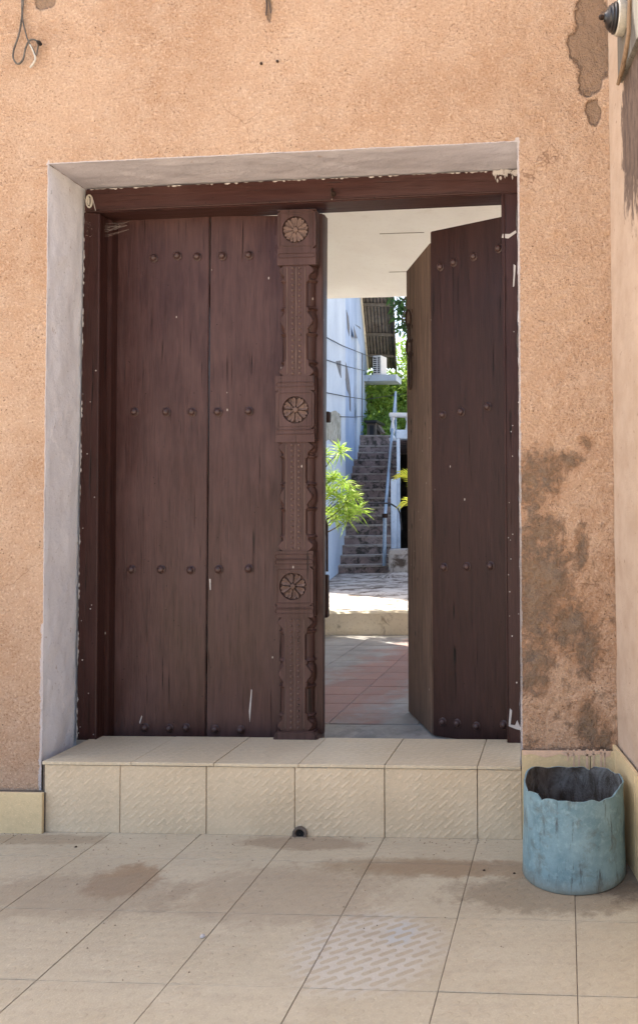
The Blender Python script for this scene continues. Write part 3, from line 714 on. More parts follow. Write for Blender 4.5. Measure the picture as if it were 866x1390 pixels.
# carved post
post = part('carved_post', door)
YP = 3.42; sp = YP/F
def pc_(x): return at(x, 700, YP).x
def pz(y): return at(402, y, YP).z
cx0 = pc_(402)
def cxz(y): return at(403+(y-283)*(-.0018), y, YP).x
b = MB(); b.box(pc_(386), pc_(433.5), YP+.052, YL-.001, pz(1001), pz(284)); b.build('post_core', CARVE, post, bevel=.003)
def block(y0_, y1_, xl, xr, ros, plain_top, plain_bot):
    za, zb = pz(y1_), pz(y0_); xa, xb = at(xl, y0_, YP).x, at(xr, y0_, YP).x
    cz = pz(ros[1]); cx = at(ros[0], ros[1], YP).x; hw = (xb-xa)/2; cxm = (xa+xb)/2
    b = MB(); b.box(xa, xb, YP+.014, YL-.002, za, zb)
    o = b.build('carved_block', CARVE, post, bevel=.005)
    b = MB()     # face plate with a round recess
    rr = 19*sp; n = 32; sq = hw-.004
    def rim(t, R_, sqr):
        c, s_ = math.cos(t), math.sin(t)
        if sqr: k = sq/max(abs(c), abs(s_)); return Vector((cxm+c*k, 0, cz+s_*k))
        return Vector((cx+c*R_, 0, cz+s_*R_))
    v = []
    for k in range(n):
        t = 2*math.pi*(k+.5)/n
        o_ = rim(t, 0, True); i_ = rim(t, rr, False)
        v += [(o_.x, YP, o_.z), (i_.x, YP, i_.z), (i_.x, YP+.0139, i_.z), (o_.x, YP+.0139, o_.z)]
    f_ = []
    for k in range(n):
        j = (k+1) % n
        f_ += [(4*k, 4*j, 4*j+1, 4*k+1), (4*k+1, 4*j+1, 4*j+2, 4*k+2), (4*k, 4*k+3, 4*j+3, 4*j)]
    b.add(v, f_)
    # bands above and below
    for (z0_, z1_) in ((cz+sq, zb), (za, cz-sq)):
        if z1_-z0_ > .004: b.box(xa+.003, xb-.003, YP, YP+.0139, z0_, z1_)
    # square fillet round the flower and rounded bars
    s2 = sq*.86
    for (p1, p2) in (((-s2, -s2), (s2, -s2)), ((s2, -s2), (s2, s2)), ((s2, s2), (-s2, s2)), ((-s2, s2), (-s2, -s2))):
        b.tube([(cxm+p1[0], YP, cz+p1[1]), (cxm+p2[0], YP, cz+p2[1])], .0022, 6)
    for yy in plain_top+plain_bot:
        z = pz(yy); hh_ = 3.0*sp; wx = hw-.016
        pts = []
        for k in range(12): 
            t = math.pi/2+math.pi*k/11; pts.append((cxm-wx+math.cos(t)*hh_, YP-.001, z+math.sin(t)*hh_))
        for k in range(12):
            t = -math.pi/2+math.pi*k/11; pts.append((cxm+wx+math.cos(t)*hh_, YP-.001, z+math.sin(t)*hh_))
        pts.append(pts[0]); b.tube(pts, .0024, 6, cap=False)
    b.build('face_plate', CARVE, post, False)
    b = MB(); np_ = 8 + (ros[1] < 400)    # rosette
    for k in range(np_):
        t = 2*math.pi*k/np_+.3; d = Vector((math.cos(t), 0, math.sin(t))); e = Vector((-math.sin(t), 0, math.cos(t))); yv = Vector((0, -1, 0))
        c = Vector((cx, YP+.013, cz)); L = rr*.94; outl = [(.20, .0), (.35, .125), (.55, .20), (.74, .275), (.90, .25), (1.0, .13), (.90, 0)]
        up = [c + d*(a*L) + e*(w_*L*1.05) for a, w_ in outl]; dn = [c + d*(a*L) - e*(w_*L*1.05) for a, w_ in outl[1:-1]]
        ridge_u = [c + d*(a*L) + e*(w_*L*.90) + yv*.0115 for a, w_ in outl]; ridge_d = [c + d*(a*L) - e*(w_*L*.90) + yv*.0115 for a, w_ in outl[1:-1]]
        lo = up+dn[::-1]; hi = ridge_u+ridge_d[::-1]; cen = c + d*(.66*L) + yv*.0035
        nn_ = len(lo); vv = lo+hi+[cen]
        ff = [(i, (i+1) % nn_, nn_+(i+1) % nn_, nn_+i) for i in range(nn_)] + [(nn_+i, nn_+(i+1) % nn_, 2*nn_) for i in range(nn_)]
        b.add(vv, [q[::-1] for q in ff])
    b.lathe([(.019*.75, .0135), (.018*.72, .002), (.010, -.004), (.001, -.006)], (cx, YP, cz), 14, 'y', cap=False)
    b.build('rosette', CARVED, post, True)
block(283.5, 359, 375.5, 429.5, (401, 311), [], [346])
block(510, 600, 373, 427.5, (401, 556), [521.5, ], [586, ])
block(748, 838.5, 371.5, 426, (397.5, 796), [755.5, 763], [822, 830])
def shaft(y0_, y1_, cxp):
    z0_, z1_ = pz(y1_), pz(y0_); H = z1_-z0_; cx = at(cxp, (y0_+y1_)/2, YP).x; W = 15*sp
    b = MB()   # front strip with scalloped outline
    N = 64; R_ = []
    for i in range(N+1):
        t = i/N; w_ = W
        for (c0, hw_, ex_) in ((0.045, .065, 10), (.955, .065, 10), (.5, .085, 8.5)):
            d_ = abs(t-c0)/hw_
            if d_ < 1: w_ += ex_*sp*math.sqrt(1-d_*d_)*(.72+.28*math.cos(d_*3.1))
        for (c0, hw_, ex_) in ((.125, .022, 3.4), (.875, .022, 3.4), (.40, .018, 2.8), (.60, .018, 2.8)):
            d_ = abs(t-c0)/hw_
            if d_ < 1: w_ += ex_*sp*math.sqrt(1-d_*d_)
        R_.append((w_, z0_+t*H))
    yf, yb_ = YP+.006, YP+.048
    v = []
    for w_, z in R_:
        v += [(cx-w_, yb_, z), (cx-w_, yf+.004, z), (cx-w_+.004, yf, z), (cx+w_-.004, yf, z), (cx+w_, yf+.004, z), (cx+w_, yb_, z)]
    f_ = []
    for i in range(N):
        for k in range(5): f_.append((6*i+k, 6*i+k+1, 6*i+7+k, 6*i+6+k))
    f_ += [(5, 4, 3, 2, 1, 0), tuple(6*N+k for k in range(6))]
    b.add(v, f_); b.build('carved_shaft', CARVE, post, False)
    b = MB(); nb = max(8, int(H/.0245))
    for sgn in (-.42, .42):
        for k in range(nb):
            z = z0_+(k+.5)*H/nb; r_ = .0068
            b.lathe([(r_, .001), (r_*.8, -.0035), (r_*.35, -.0055)], (cx+sgn*W*.8+rng.uniform(-.0006, .0006), yf, z), 7, 'y')
    b.tube([(cx, yf+.001, z0_+.01), (cx, yf+.001, z1_-.01)], .0035, 6)
    b.tube([(cx-W*.86, yf+.001, z0_+.01), (cx-W*.86, yf+.001, z1_-.01)], .003, 6); b.tube([(cx+W*.86, yf+.001, z0_+.01), (cx+W*.86, yf+.001, z1_-.01)], .003, 6)
    b.build('bead_carving', CARVED, post, True)
    prof = []
    for i in range(81):
        t = i/80; r_ = 19.5*sp
        if t < .10 or t > .90: r_ += 7*sp*math.sqrt(max(0, 1-((min(t, 1-t)-.04)/.06)**2))
        d_ = abs(t-.5)/.085
        if d_ < 1: r_ += 6*sp*math.sqrt(1-d_*d_)
        for c0 in (.13, .87, .385, .615):
            d_ = abs(t-c0)/.012
            if d_ < 1: r_ += 6.5*sp*math.sqrt(1-d_*d_)
        prof.append((r_, z0_+t*H))
    for sgn in (-1, 1):
        b = MB(); b.lathe([(q*.50, z) for q, z in prof], (cx+sgn*13.5*sp, YL-.030, 0), 20, sy=.95); b.build('turned_colonnette', CARVE, post, True)
shaft(359, 510, 401.5); shaft(600, 748, 400.5); shaft(838.5, 993, 399.5)
b = MB()
v = [at(x, y, YP-.012) for x, y in ((368.5, 1008), (432, 1007), (427, 994), (374, 994))]
b.prism(v, (0, .085, 0)); b.build('post_foot', CARVE, post, bevel=.005)
# open right leaf, folded: plank hinged on the jamb, then a second one folded back into the passage
ZB, ZTOP = ZP+.008, at(678, 292, 3.47).z
leaf2 = part('door_leaf', door)
H0 = Vector((at(692, 700, 3.50).x, 3.47, 0)); H1 = Vector((at(586, 700, 3.64).x, 3.64, 0)); H2 = Vector((at(553, 700, 4.07).x, 4.07, 0))
def vplank(a, c, th, mat, par, z0_, z1_):
    u = (c-a); n = Vector((u.y, -u.x, 0)).normalized()
    if n.y < 0 and abs(n.y) > .3: n = -n
    m = (a+c)/2; m = Vector((m.x, m.y, (z0_+z1_)/2)); hz = (z1_-z0_)/2; hv = Vector((0, 0, hz))
    return MB().obox(-u/2-hv, u, n*th, (0, 0, 2*hz)).build('plank', mat, par, loc=m, bevel=.004), n
ztA = ZTOP
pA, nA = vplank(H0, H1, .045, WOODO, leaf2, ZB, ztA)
nA_front = -nA
for x, y in ((598, 362), (616, 356), (643, 348), (677, 337), (601, 563), (626, 559), (662, 552), (603, 770), (634, 769), (666, 768), (601, 980), (621, 982), (647, 986), (684, 984)):
    q = hit(x, y, H0, nA_front); inst('stud', stud_me, leaf2, q, (0, 0, math.atan2((H1-H0).y, (H1-H0).x)+math.pi), (1, 1, 1))
leaf3 = part('door_leaf', door); leaf3['label'] = 'bare weathered wood leaf folded back, with iron chain'
ztB = at(553, 375, 4.07).z
g1 = H1 + (H2-H1).normalized()*.012
pB, nB = vplank(g1, H2, .045, BARE, leaf3, ZB, (ztB+ztA)/2-.01)
# iron hasp and chain on the weathered leaf
uB = (H2-H1).normalized(); nF = Vector((uB.y, -uB.x, 0)); nF = nF if nF.dot(EYE-H1) > 0 else -nF
def onB(x, y, off=.012): q = hit(x, y, H1, nF); return q + nF*off
if nB.dot(nF) > 0: sh = .045
else: sh = 0
b = MB()
for (x, y) in ((559, 422), (559, 443), (559.5, 462), (560, 481)):
    b.lathe([(.012, .0), (.012, .008), (.004, .016), (.001, .018)], onB(x, y, sh), 8, 'x')
b.build('staple', RUST, leaf3, True)
for i, (y0_, y1_) in enumerate(((421, 444), (440, 464), (459, 484))):
    a, c = onB(559+i*.4, y0_, .02+sh), onB(559.6+i*.4, y1_, .02+sh); m = (a+c)/2
    w_ = (uB if i % 2 else (uB*.8+nF*.6))*.017
    MB().ring((0, 0, 0), (a-c)/2, w_, .006, 14, 6).build('chain_link', RUST, leaf3, True, loc=m)
a, c = onB(560.5, 478, .016+sh), onB(561.8, 528, .02+sh)
MB().ring((0, 0, 0), (a-c)/2, uB*.024, .007, 20, 6).build('hasp_loop', RUST, leaf3, True, loc=(a+c)/2)
b = MB()
for (x, y, s_) in ((558, 572, .018), (558.5, 586, .012), (577, 575, .012), (559, 714, .016), (562, 771, .010), (567, 786, .010), (564, 860, .012)):
    q = onB(x, y, sh-.001)
    b.add([q+uB*(-s_)*.6+nF*.0015, q+Vector((0, 0, -s_*1.6))+nF*.0015, q+uB*s_*.6+nF*.0015, q+Vector((0, 0, s_*1.3))+nF*.0015], [(0, 1, 2, 3)])
b.build('knot_hole', flat_mat('knot_dark', (.012, .009, .007), .9), leaf3)
# hook under the lintel, small switch plate at the frame corner, nails
hk = at(452, 262, YF-.006)
b = MB(); b.lathe([(.012, .006), (.012, -.006), (.004, -.012)], (hk.x, YF, hk.z), 10, 'y'); b.tube([hk+Vector((0, -.01, .018)), hk+Vector((0, -.024, .006)), hk+Vector((0, -.024, -.012)), hk+Vector((0, -.006, -.02))], .005, 8)
tag(b.build('iron_hook', RUST, None, True), 'small dark iron hook on the lintel above the carved post', 'hook')
lt = thing('cable_clip', 'small cream cable clip at the top left corner of the door frame', 'clip', tuple(at(122, 273, YF-.004)))
b = MB(); b.ring((0, -.004, 0), (.013, 0, 0), (0, 0, .028), .005, 4*4, 6); b.build('clip_frame', CERAM, lt, True)
b = MB(); b.box(-.004, .004, -.012, 0, -.018, .016); b.build('clip_tongue', CERAM, lt, bevel=.001)
b = MB(); b.tube([(0.012, -.004, .022), (.02, -.006, 0), (.03, -.003, -.045)], .0016, 5); b.build('wire_tail', CHIPW, lt)
# cobweb strands
b = MB(); rr = random.Random(3)
for k in range(15):
    a = at(118+rr.uniform(-2, 6), rr.uniform(300, 322), YF-.003); c = at(rr.uniform(150, 176), rr.uniform(298, 312), YL-.015)
    m = (a+c)/2+Vector((0, 0, -rr.uniform(.004, .018))); b.tube([a, (a+m)/2+Vector((0, 0, -.002)), m, (m+c)/2, c], .0006, 3)
tag(b.build('cobweb', WEB), 'dusty cobweb strands across the upper left corner of the door frame', 'cobweb')

# ================================================================== WALL FITTINGS
# hanging cable top left
yw = Y0-.016
def wp(x, y, o=0): return at(x, y, yw-o)
cb = thing('hanging_cable', 'dusty grey cable looped and hanging down the wall at the top left', 'cable', tuple(wp(30, 0)))
def ctube(pts, r, name, mat, n=6, o0=Vector(wp(30, 0))):
    pts = [Vector(q)-o0 for q in pts]; out = []
    for i in range(len(pts)-1):
        p0, p1, p2, p3 = pts[max(i-1, 0)], pts[i], pts[i+1], pts[min(i+2, len(pts)-1)]
        for k in range(n):
            t = k/n; out.append(.5*((2*p1)+(p2-p0)*t+(2*p0-5*p1+4*p2-p3)*t*t+(3*p1-p0-3*p2+p3)*t**3))
    out.append(pts[-1]); return MB().tube(out, r, 8).build(name, mat, cb, True)
ctube([wp(29, -60), wp(29.5, -20), wp(30, 8), wp(29, 28), wp(25, 48), wp(19, 66), wp(18, 78), wp(24, 86), wp(31, 80), wp(35, 64), wp(40, 54), wp(47, 53), wp(52, 57)], .0035, 'cable_loop', CABLE)
ctube([wp(33, -60), wp(33, -20), wp(31, 10), wp(31, 26), wp(35, 44), wp(38, 54), wp(45, 66), wp(49, 74), wp(52, 60)], .003, 'cable_tail', CABLE)
ctube([wp(41, 60), wp(45, 68), wp(48, 78), wp(46, 84), wp(41, 91)], .004, 'bare_end', CERAM)
q = wp(55, 59); MB().lathe([(.008, 0), (.010, -.01), (.004, -.022), (.001, -.025)], q-Vector(wp(30, 0)), 8, 'y').build('tape_knot', DARK, cb, True)
for i, (x, y) in enumerate(((355, 86), (377, 83))):
    b = MB(); b.lathe([(.006, .004), (.006, -.006), (.002, -.010)], (0, 0, 0), 8, 'y'); o = b.build('nail', RUST, None, True, loc=at(x, y, Y0+.002))
    tag(o, ('left' if i == 0 else 'right') + ' one of two rusty nails in the plaster above the door', 'nail', 'nails in the plaster above the door')
for i, (x, dx) in enumerate(((363, 1),)):
    b = MB(); b.tube([at(361, -10, Y0-.01), at(362, 8, Y0-.014), at(361, 20, Y0-.010)], .0022, 6); b.tube([at(365, -10, Y0-.01), at(366, 6, Y0-.014), at(368, 17, Y0-.010)], .0018, 6)
    tag(b.build('wire_stub', WIRE, None, True), 'pair of short dark wire ends hanging at the top edge of the wall', 'wire')
# weathered board, lamp holder and stick on the side wall
def onS(x, y, off=0): q = hit(x, y, (XC, Y0, 0), n_side); return q + n_side*off
bw = MB(); a = onS(846, 60, .0); zb_ = onS(850, 104).z
o1 = onS(845.5, 60)-Vector((0, 0, 0)); o1.z = zb_
bw.obox(o1, u_side*.30, n_side*.022, (0, 0, 1.2)); 
tag(bw.build('grey_board', GREYW, bevel=.003), 'weathered grey timber board fixed upright at the top of the right side wall', 'board')
lh = thing('lamp_holder', 'black lamp holder on a round white base on the grey board', 'lamp', tuple(onS(856, 25, .022)))
q = Vector(lh.location); nS = n_side
def axis_lathe(prof, name, mat, seg=24):
    m = MB(); v = []; e1 = u_side; e2 = Vector((0, 0, 1)); n = len(prof)
    for r_, d_ in prof:
        for k in range(seg): t = 2*math.pi*k/seg; v.append(nS*d_ + e1*(r_*math.cos(t)) + e2*(r_*math.sin(t)))
    fs = [(i*seg+k, (i+1)*seg+k, (i+1)*seg+(k+1) % seg, i*seg+(k+1) % seg) for i in range(n-1) for k in range(seg)]
    fs += [tuple(range(seg)), tuple(range((n-1)*seg, n*seg))[::-1]]
    m.add(v, fs); o = m.build(name, mat, lh, True); bm = bmesh.new(); bm.from_mesh(o.data); bmesh.ops.recalc_face_normals(bm, faces=bm.faces); bm.to_mesh(o.data); bm.free(); return o
axis_lathe([(.055, 0), (.058, .004), (.058, .030), (.054, .034)], 'round_base', CERAM)
axis_lathe([(.052, .034), (.053, .042), (.047, .046), (.047, .052), (.040, .056), (.039, .062), (.028, .068), (.016, .074), (.014, .078)], 'holder_cap', DARK)
axis_lathe([(.007, .078), (.009, .084), (.009, .092), (.004, .097)], 'holder_tip', RUST, 12)
b = MB(); b.tube([onS(849.5, 114, .03), onS(855, 95, .03), onS(860, 72, .03), onS(864, 45, .028), onS(866, -40, .026)], [.007, .009, .009, .0085, .008], 8)
tag(b.build('wooden_stick', m_wood('brown_stick', (.16, .10, .06), (.24, .16, .10), .8), None, True), 'thin brown stick leaning over the grey board below the lamp holder', 'stick')

# ================================================================== BLUE BUCKET
fq = gz(781, 1217); RB = .186
bc = Vector((gz(780, 1195).x-.002, fq.y+RB, 0))
N = 110; rimz = []
for k in range(N+1):
    t = 2*math.pi*k/N
    x, y = math.cos(t), math.sin(t)
    z = .318 + .006*math.sin(t*2+1) + float(fbm(np.array([x*3.1+7]), np.array([y*3.1+2]), 5, 2)[0])*.030 + float(fbm(np.array([x*11+3]), np.array([y*11+9]), 15, 3)[0])*.004
    # notch at the left, dip at the front
    dl = min(abs(t-math.pi*1.12), 2*math.pi-abs(t-math.pi*1.12)); z += .016*math.exp(-((t-2.6)/.35)**2) - .010*math.exp(-(dl/.2)**2) - .006*math.exp(-((t-4.5)/.5)**2) - .011*math.exp(-((t-4.05)/.05)**2) - .008*math.exp(-((t-5.25)/.09)**2) - .012*math.exp(-((t-1.2)/.07)**2) - .007*math.exp(-((t-3.55)/.04)**2)
    rimz.append(z)
rimz[N] = rimz[0]
b = MB(); rows = [0, .004, .012] + [i/16 for i in range(1, 17)]
v = []; rad = lambda s_, t: (RB-.006*s_ + .003*math.sin(3*t+1)*s_ - (.006 if s_ <= 0 else (.002 if s_ < .006 else 0)))
for s_ in rows:
    for k in range(N):
        t = 2*math.pi*k/N; z = s_*rimz[k]; r_ = rad(s_, t); r_ += .0018*math.sin(t*7+z*40)*s_
        if s_ == 1: r_ += rng.uniform(-.0012, .0015)
        v.append((r_*math.cos(t), r_*math.sin(t), z))
nr_ = len(rows)
fs = [(i*N+k, i*N+(k+1) % N, (i+1)*N+(k+1) % N, (i+1)*N+k) for i in range(nr_-1) for k in range(N)]
b.add(v, fs, 0)
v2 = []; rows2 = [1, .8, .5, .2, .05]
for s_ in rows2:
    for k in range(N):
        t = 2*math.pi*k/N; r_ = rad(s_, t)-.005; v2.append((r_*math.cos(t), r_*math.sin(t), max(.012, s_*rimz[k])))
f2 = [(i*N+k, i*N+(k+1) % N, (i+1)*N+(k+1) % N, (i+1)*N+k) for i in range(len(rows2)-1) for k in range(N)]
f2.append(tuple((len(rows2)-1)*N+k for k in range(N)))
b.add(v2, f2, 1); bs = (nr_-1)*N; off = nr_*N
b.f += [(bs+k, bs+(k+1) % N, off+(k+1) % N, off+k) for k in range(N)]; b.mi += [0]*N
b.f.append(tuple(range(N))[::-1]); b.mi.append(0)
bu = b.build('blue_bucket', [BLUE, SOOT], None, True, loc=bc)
tag(bu, 'faded pale blue bucket with a jagged rim in the corner by the step', 'bucket')

# ================================================================== PASSAGE BEHIND THE DOOR
YK = 6.66; YCE = 6.98; ZCE = at(500, 403.5, YCE).z
pf = struct(MB().box(-2.6, .9, 3.447, YK, -.02, ZP).build('passage_floor', CEM))
# red tiles: two columns heading away from the door, laid in a slanting band
tw, td = .46, .205
me_r = tile_mesh(tw-.006, td-.005, REDT, .006)
a1 = gz(556, 888, ZP); a2 = gz(472, 954, ZP); jx = (a1.x+a2.x)/2
for j in range(13):
    y = 3.95 + td*j
    for i in range(-2, 2):
        x = jx + (i+.5)*tw
        inst('tile', me_r, pf, (x, y, ZP+.004+rng.uniform(-.0007, .0007)), (0, 0, R(rng.uniform(-.2, .2))))
# shell of the passage: left wall, soffit slab; right side left open to admit bounced sunlight
pw = thing('passage_building', 'white painted passage behind the open door with a flat concrete soffit', 'building')
MB().box(-3.0, -2.6, yb+.002, YCE, -.02, ZCE+.2-.002).build('side_wall', CEIL, pw)
MB().box(.75, .895, YCE-.22, YCE-.03, -.02, ZCE-.002).build('pillar', CEIL, pw)
MB().box(-2.598, .898, yb+.003, YCE, ZCE, ZCE+.2).build('soffit', CEIL, pw)
CRM = flat_mat('faint_crack', (.42, .39, .35), .9)
for (x0_, y0_, x1_, y1_) in ((516, 318, 575, 314), (528, 369, 553, 368.5)):
    a, c = hit(x0_, y0_, (0, 0, ZCE-.002), Vector((0, 0, 1))), hit(x1_, y1_, (0, 0, ZCE-.002), Vector((0, 0, 1)))
    MB().box(min(a.x, c.x), max(a.x, c.x), (a.y+c.y)/2-.005, (a.y+c.y)/2+.005, ZCE-.003, ZCE+.001).build('soffit_crack', CRM, pw)

# ================================================================== COURTYARD
cy_ = MB(); cy_.box(-14, 8, YK+.10, 24, -.02, ZC); struct(cy_.build('courtyard', COURT))
# kerb with worn top edge
nk = 60; v = []; 
for i in range(nk+1):
    x = -3.2+4.5*i/nk; zt = ZC+.004 + float(fbm(np.array([x*3.0]), np.array([1.7]), 8, 4)[0])*.05; yy = YK + float(fbm(np.array([x*4.0]), np.array([5.7]), 9, 3)[0])*.02
    v += [(x, yy, ZP-.02), (x, yy, zt-.02), (x, yy+.015, zt), (x, YK+.16, zt+.002), (x, YK+.17, ZC-.02)]
b = MB(); b.add(v, [(5*i+k, 5*i+5+k, 5*i+6+k, 5*i+1+k) for i in range(nk) for k in range(4)])
tag(b.build('kerb', KERB), 'low cream painted kerb with a worn edge at the end of the passage floor', 'kerb')
b = MB(); q = gz(540, 783, ZC)
vs, f_ = [], []
for i in range(7):
    for k in range(14):
        t = 2*math.pi*k/14; r_ = (1-i/6)
        vs.append((r_*.30*math.cos(t)*(1+.12*math.sin(3*t)), r_*.22*math.sin(t), .055*(1-(1-i/6)**2)**.8+.004*math.sin(5*t)))
f_ = [(i*14+k, i*14+(k+1) % 14, (i+1)*14+(k+1) % 14, (i+1)*14+k) for i in range(6) for k in range(14)]
b.add(vs, f_); tag(b.build('rubble_mound', COURT, None, True, loc=(q.x, q.y, ZC)), 'small grey mound of rubble on the courtyard in front of the stairs', 'rubble')
# rotated frame of the stairs and the house
dv = Vector((-.195, 1, 0)).normalized(); nv_ = Vector((1, .195, 0)).normalized()
# stairs
stairs = thing('stone_staircase', 'dark mossy stone outdoor staircase climbing beside the pale blue house', 'staircase')
ys = [768, 754.5, 740.6, 727.6, 712.4, 699, 687.8, 674.8, 663.5, 652, 642, 632, 623, 613, 604, 590]
YST = 10.72; ax0 = at(447, 765, YST); axr = at(531, 765, YST)
SO = Vector((ax0.x-.35, YST-.03, 0)); SW = (axr.x-ax0.x)+.38
zprev = ZC
st_z = []
for k, y in enumerate(ys):
    Yk = YST+.30*k; z = at(490, y, Yk).z; st_z.append(z)
    o_ = SO + dv*(.305*k); dep = .305*(len(ys)-k)+.6
    b = MB(); b.obox(o_+Vector((0, 0, zprev-.02 if k else ZC-.01)), nv_*SW, dv*(.36 if k < len(ys)-1 else 1.4), (0, 0, z-.028-(zprev-.02 if k else ZC-.01)), 0)
    b.obox(o_+Vector((0, 0, z-.028))-dv*.012, nv_*(SW), dv*(.37 if k < len(ys)-1 else 1.41), (0, 0, .028), 1)
    b.build('step', [STEPM, STEPE], stairs)
    zprev = z
ZLAND = zprev
b = MB(); o_ = SO + dv*.1
b.prism([SO+dv*.32+Vector((0, 0, ZC)), SO+dv*5+Vector((0, 0, ZC)), SO+dv*5+Vector((0, 0, ZLAND-.1)), SO+dv*4.7+Vector((0, 0, st_z[-2]-.1)), SO+dv*.5+Vector((0, 0, st_z[0]-.05))], nv_*SW*.98)
b.build('stair_mass', STEPM, stairs)
# stair side wall at left, low
b = MB(); o_ = SO - nv_*.2; b.obox(o_-dv*.25+Vector((0, 0, ZC-.01)), nv_*.55, dv*.22, (0, 0, .55)); b.build('newel_block', HOUSE2, stairs)
# handrail
hr = thing('handrail', 'thin blue grey metal handrail running up the right side of the stairs', 'handrail')
b = MB(); p0 = at(521.5, 768, 10.66); p1 = at(522.5, 700, 10.66); b.tube([p0, p1], .026, 10); b.build('post', PIPE, hr, True)
b = MB(); p2 = at(531, 600, 13.2); p3 = at(537, 532, 15.2); b.tube([p1+Vector((0, 0, -.02)), p2, p3], .023, 10); b.build('rail', PIPE, hr, True)
b = MB(); p4 = at(535, 560, 14.9); b.tube([p3, p3+Vector((0, 0, -1.0))], .02, 8); b.build('post', PIPE, hr, True)
b = MB(); b.lathe([(.04, -.03), (.045, 0), (.04, .03)], p1, 10); b.build('rail_joint', RUST, hr, True)
# pale blue house
house = thing('blue_house', 'tall pale blue peeling house wall left of the stairs, with a corrugated roof overhang', 'house')
def hx(Y): return -1.19-.195*Y
hy0, hy1 = 8.35, 18.5
def hp(Y, z, off=0): return Vector((hx(Y), Y, z)) + nv_*off
def roofz(Y): return 5.90 + (16.5-Y)*.5
b = MB()
c0, c1 = hp(hy0, 0), hp(hy1, 0); c3 = c0 + Vector((-.80, .60, 0))*4.5; c2 = c1 - nv_*4.5  # unseen front face splayed along the sun, shaped to keep the courtyard strip lit
v = [Vector((q.x, q.y, z_)) for z_ in (0, 1) for q in (c0, c1, c2, c3)]
for i_, q in enumerate(v): q.z = ZC-.01 if i_ < 4 else roofz((hy0, hy1, hy1, hy0)[i_-4])
b.add(v, [(3, 2, 1, 0), (4, 5, 6, 7), (0, 1, 5, 4), (1, 2, 6, 5), (2, 3, 7, 6), (3, 0, 4, 7)])
bm_ = b.build('house_wall', HOUSE, house)
bmx = bmesh.new(); bmx.from_mesh(bm_.data); bmesh.ops.recalc_face_normals(bmx, faces=bmx.faces); bmx.to_mesh(bm_.data); bmx.free()
def hpx(x, y, off=0):      # photo pixel onto the house wall
    return hit(x, y, hp(10, 0, off), nv_)
# pilasters: pale panel on the near part and the shallow groove farther on
YA = hpx(463, 600).y
b = MB(); b.obox(hp(hy0+.02, ZC), dv*((YA-hy0-.02)*1.018), nv_*.07, (0, 0, 6.4)); b.build('wall_pier', HOUSE2, house, bevel=.006)
Yb1, Yb2 = hpx(481, 600).y, hpx(485.5, 600).y
b = MB(); b.obox(hp(Yb1, ZC), dv*((Yb2-Yb1)*1.018), nv_*.05, (0, 0, hpx(481, 458).z-ZC)); b.build('pilaster', HOUSE2, house, bevel=.006)
# damp and peeled render low on the pier
b = MB()
v = [hpx(x, y, .072) for x, y in ((430, 553), (446, 560), (455, 557), (462.5, 563), (462.5, 598), (455, 604), (446, 596), (430, 608))]
b.prism(v, nv_*.004)
pe = b.build('peeled_render', m_stain('peeled_render', (.34, .34, .30), (.45, .45, .40), (.13, .13, .09), 5, .6, .45, .62), house)
bmx = bmesh.new(); bmx.from_mesh(pe.data); bmesh.ops.recalc_face_normals(bmx, faces=bmx.faces); bmx.to_mesh(pe.data); bmx.free()
CRK = flat_mat('grey_crack', (.16, .17, .19), .9, .25, 20)
b = MB()
for poly, off in (([(456, 490), (462.5, 489), (463, 513), (460, 505)], .073), ([(463.5, 472), (467, 485), (471, 498), (474, 515), (476, 535), (476, 559), (474.5, 556), (474, 536), (470.5, 528), (469, 515), (465, 498)], .003),
                  ([(470, 420), (473, 430), (474.5, 444), (474, 456), (471.5, 446)], .003), ([(480, 442), (485, 459), (480.5, 458)], .052), ([(491, 478), (492.5, 480), (492, 572), (490.5, 572), (491, 520)], .003), ([(482, 440), (490, 447), (488, 443)], .003)):
    v = [hpx(x, y, off) for x, y in poly]; b.prism(v, nv_*.003)
ck = b.build('paint_loss', CRK, house); bmx = bmesh.new(); bmx.from_mesh(ck.data); bmesh.ops.recalc_face_normals(bmx, faces=bmx.faces); bmx.to_mesh(ck.data); bmx.free()
# roof: corrugated sheet seen from below, rafters, fascia
ov = .70
def rp(Y, o, dz=0): return Vector((hx(Y), Y, roofz(Y)+dz)) + nv_*o
b = MB(); nsx = 90; v = []
for i in range(nsx+1):
    o_ = -.5+(.5+ov)*i/nsx; dz = .04+.018*math.sin(o_*2*math.pi/.075)
    v += [rp(8.35, o_, dz), rp(18.65, o_, dz)]
b.add(v, [(2*i, 2*i+1, 2*i+3, 2*i+2) for i in range(nsx)]); rf = b.build('corrugated_roof', ROOFM, house, True)
for Yr in (9.0, 10.5, 12.0, 13.3, 14.6, 15.6, 16.5, 17.4, 18.1):
    b = MB(); b.obox(rp(Yr, -.4, -.055), nv_*(.4+ov-.02), dv*.06, (0, 0, .065)); b.build('batten', GREYW, house)
b = MB(); a, c = rp(8.35, ov-.02, -.06), rp(18.65, ov-.02, -.06); b.obox(a, c-a, nv_*.03, (0, 0, .12)); b.build('fascia', GREYW, house)
b = MB(); a, c = rp(8.35, .004, -.10), rp(18.5, .004, -.10); b.obox(a, c-a, nv_*.03, (0, 0, .09)); b.build('wall_plate', KERB, house)
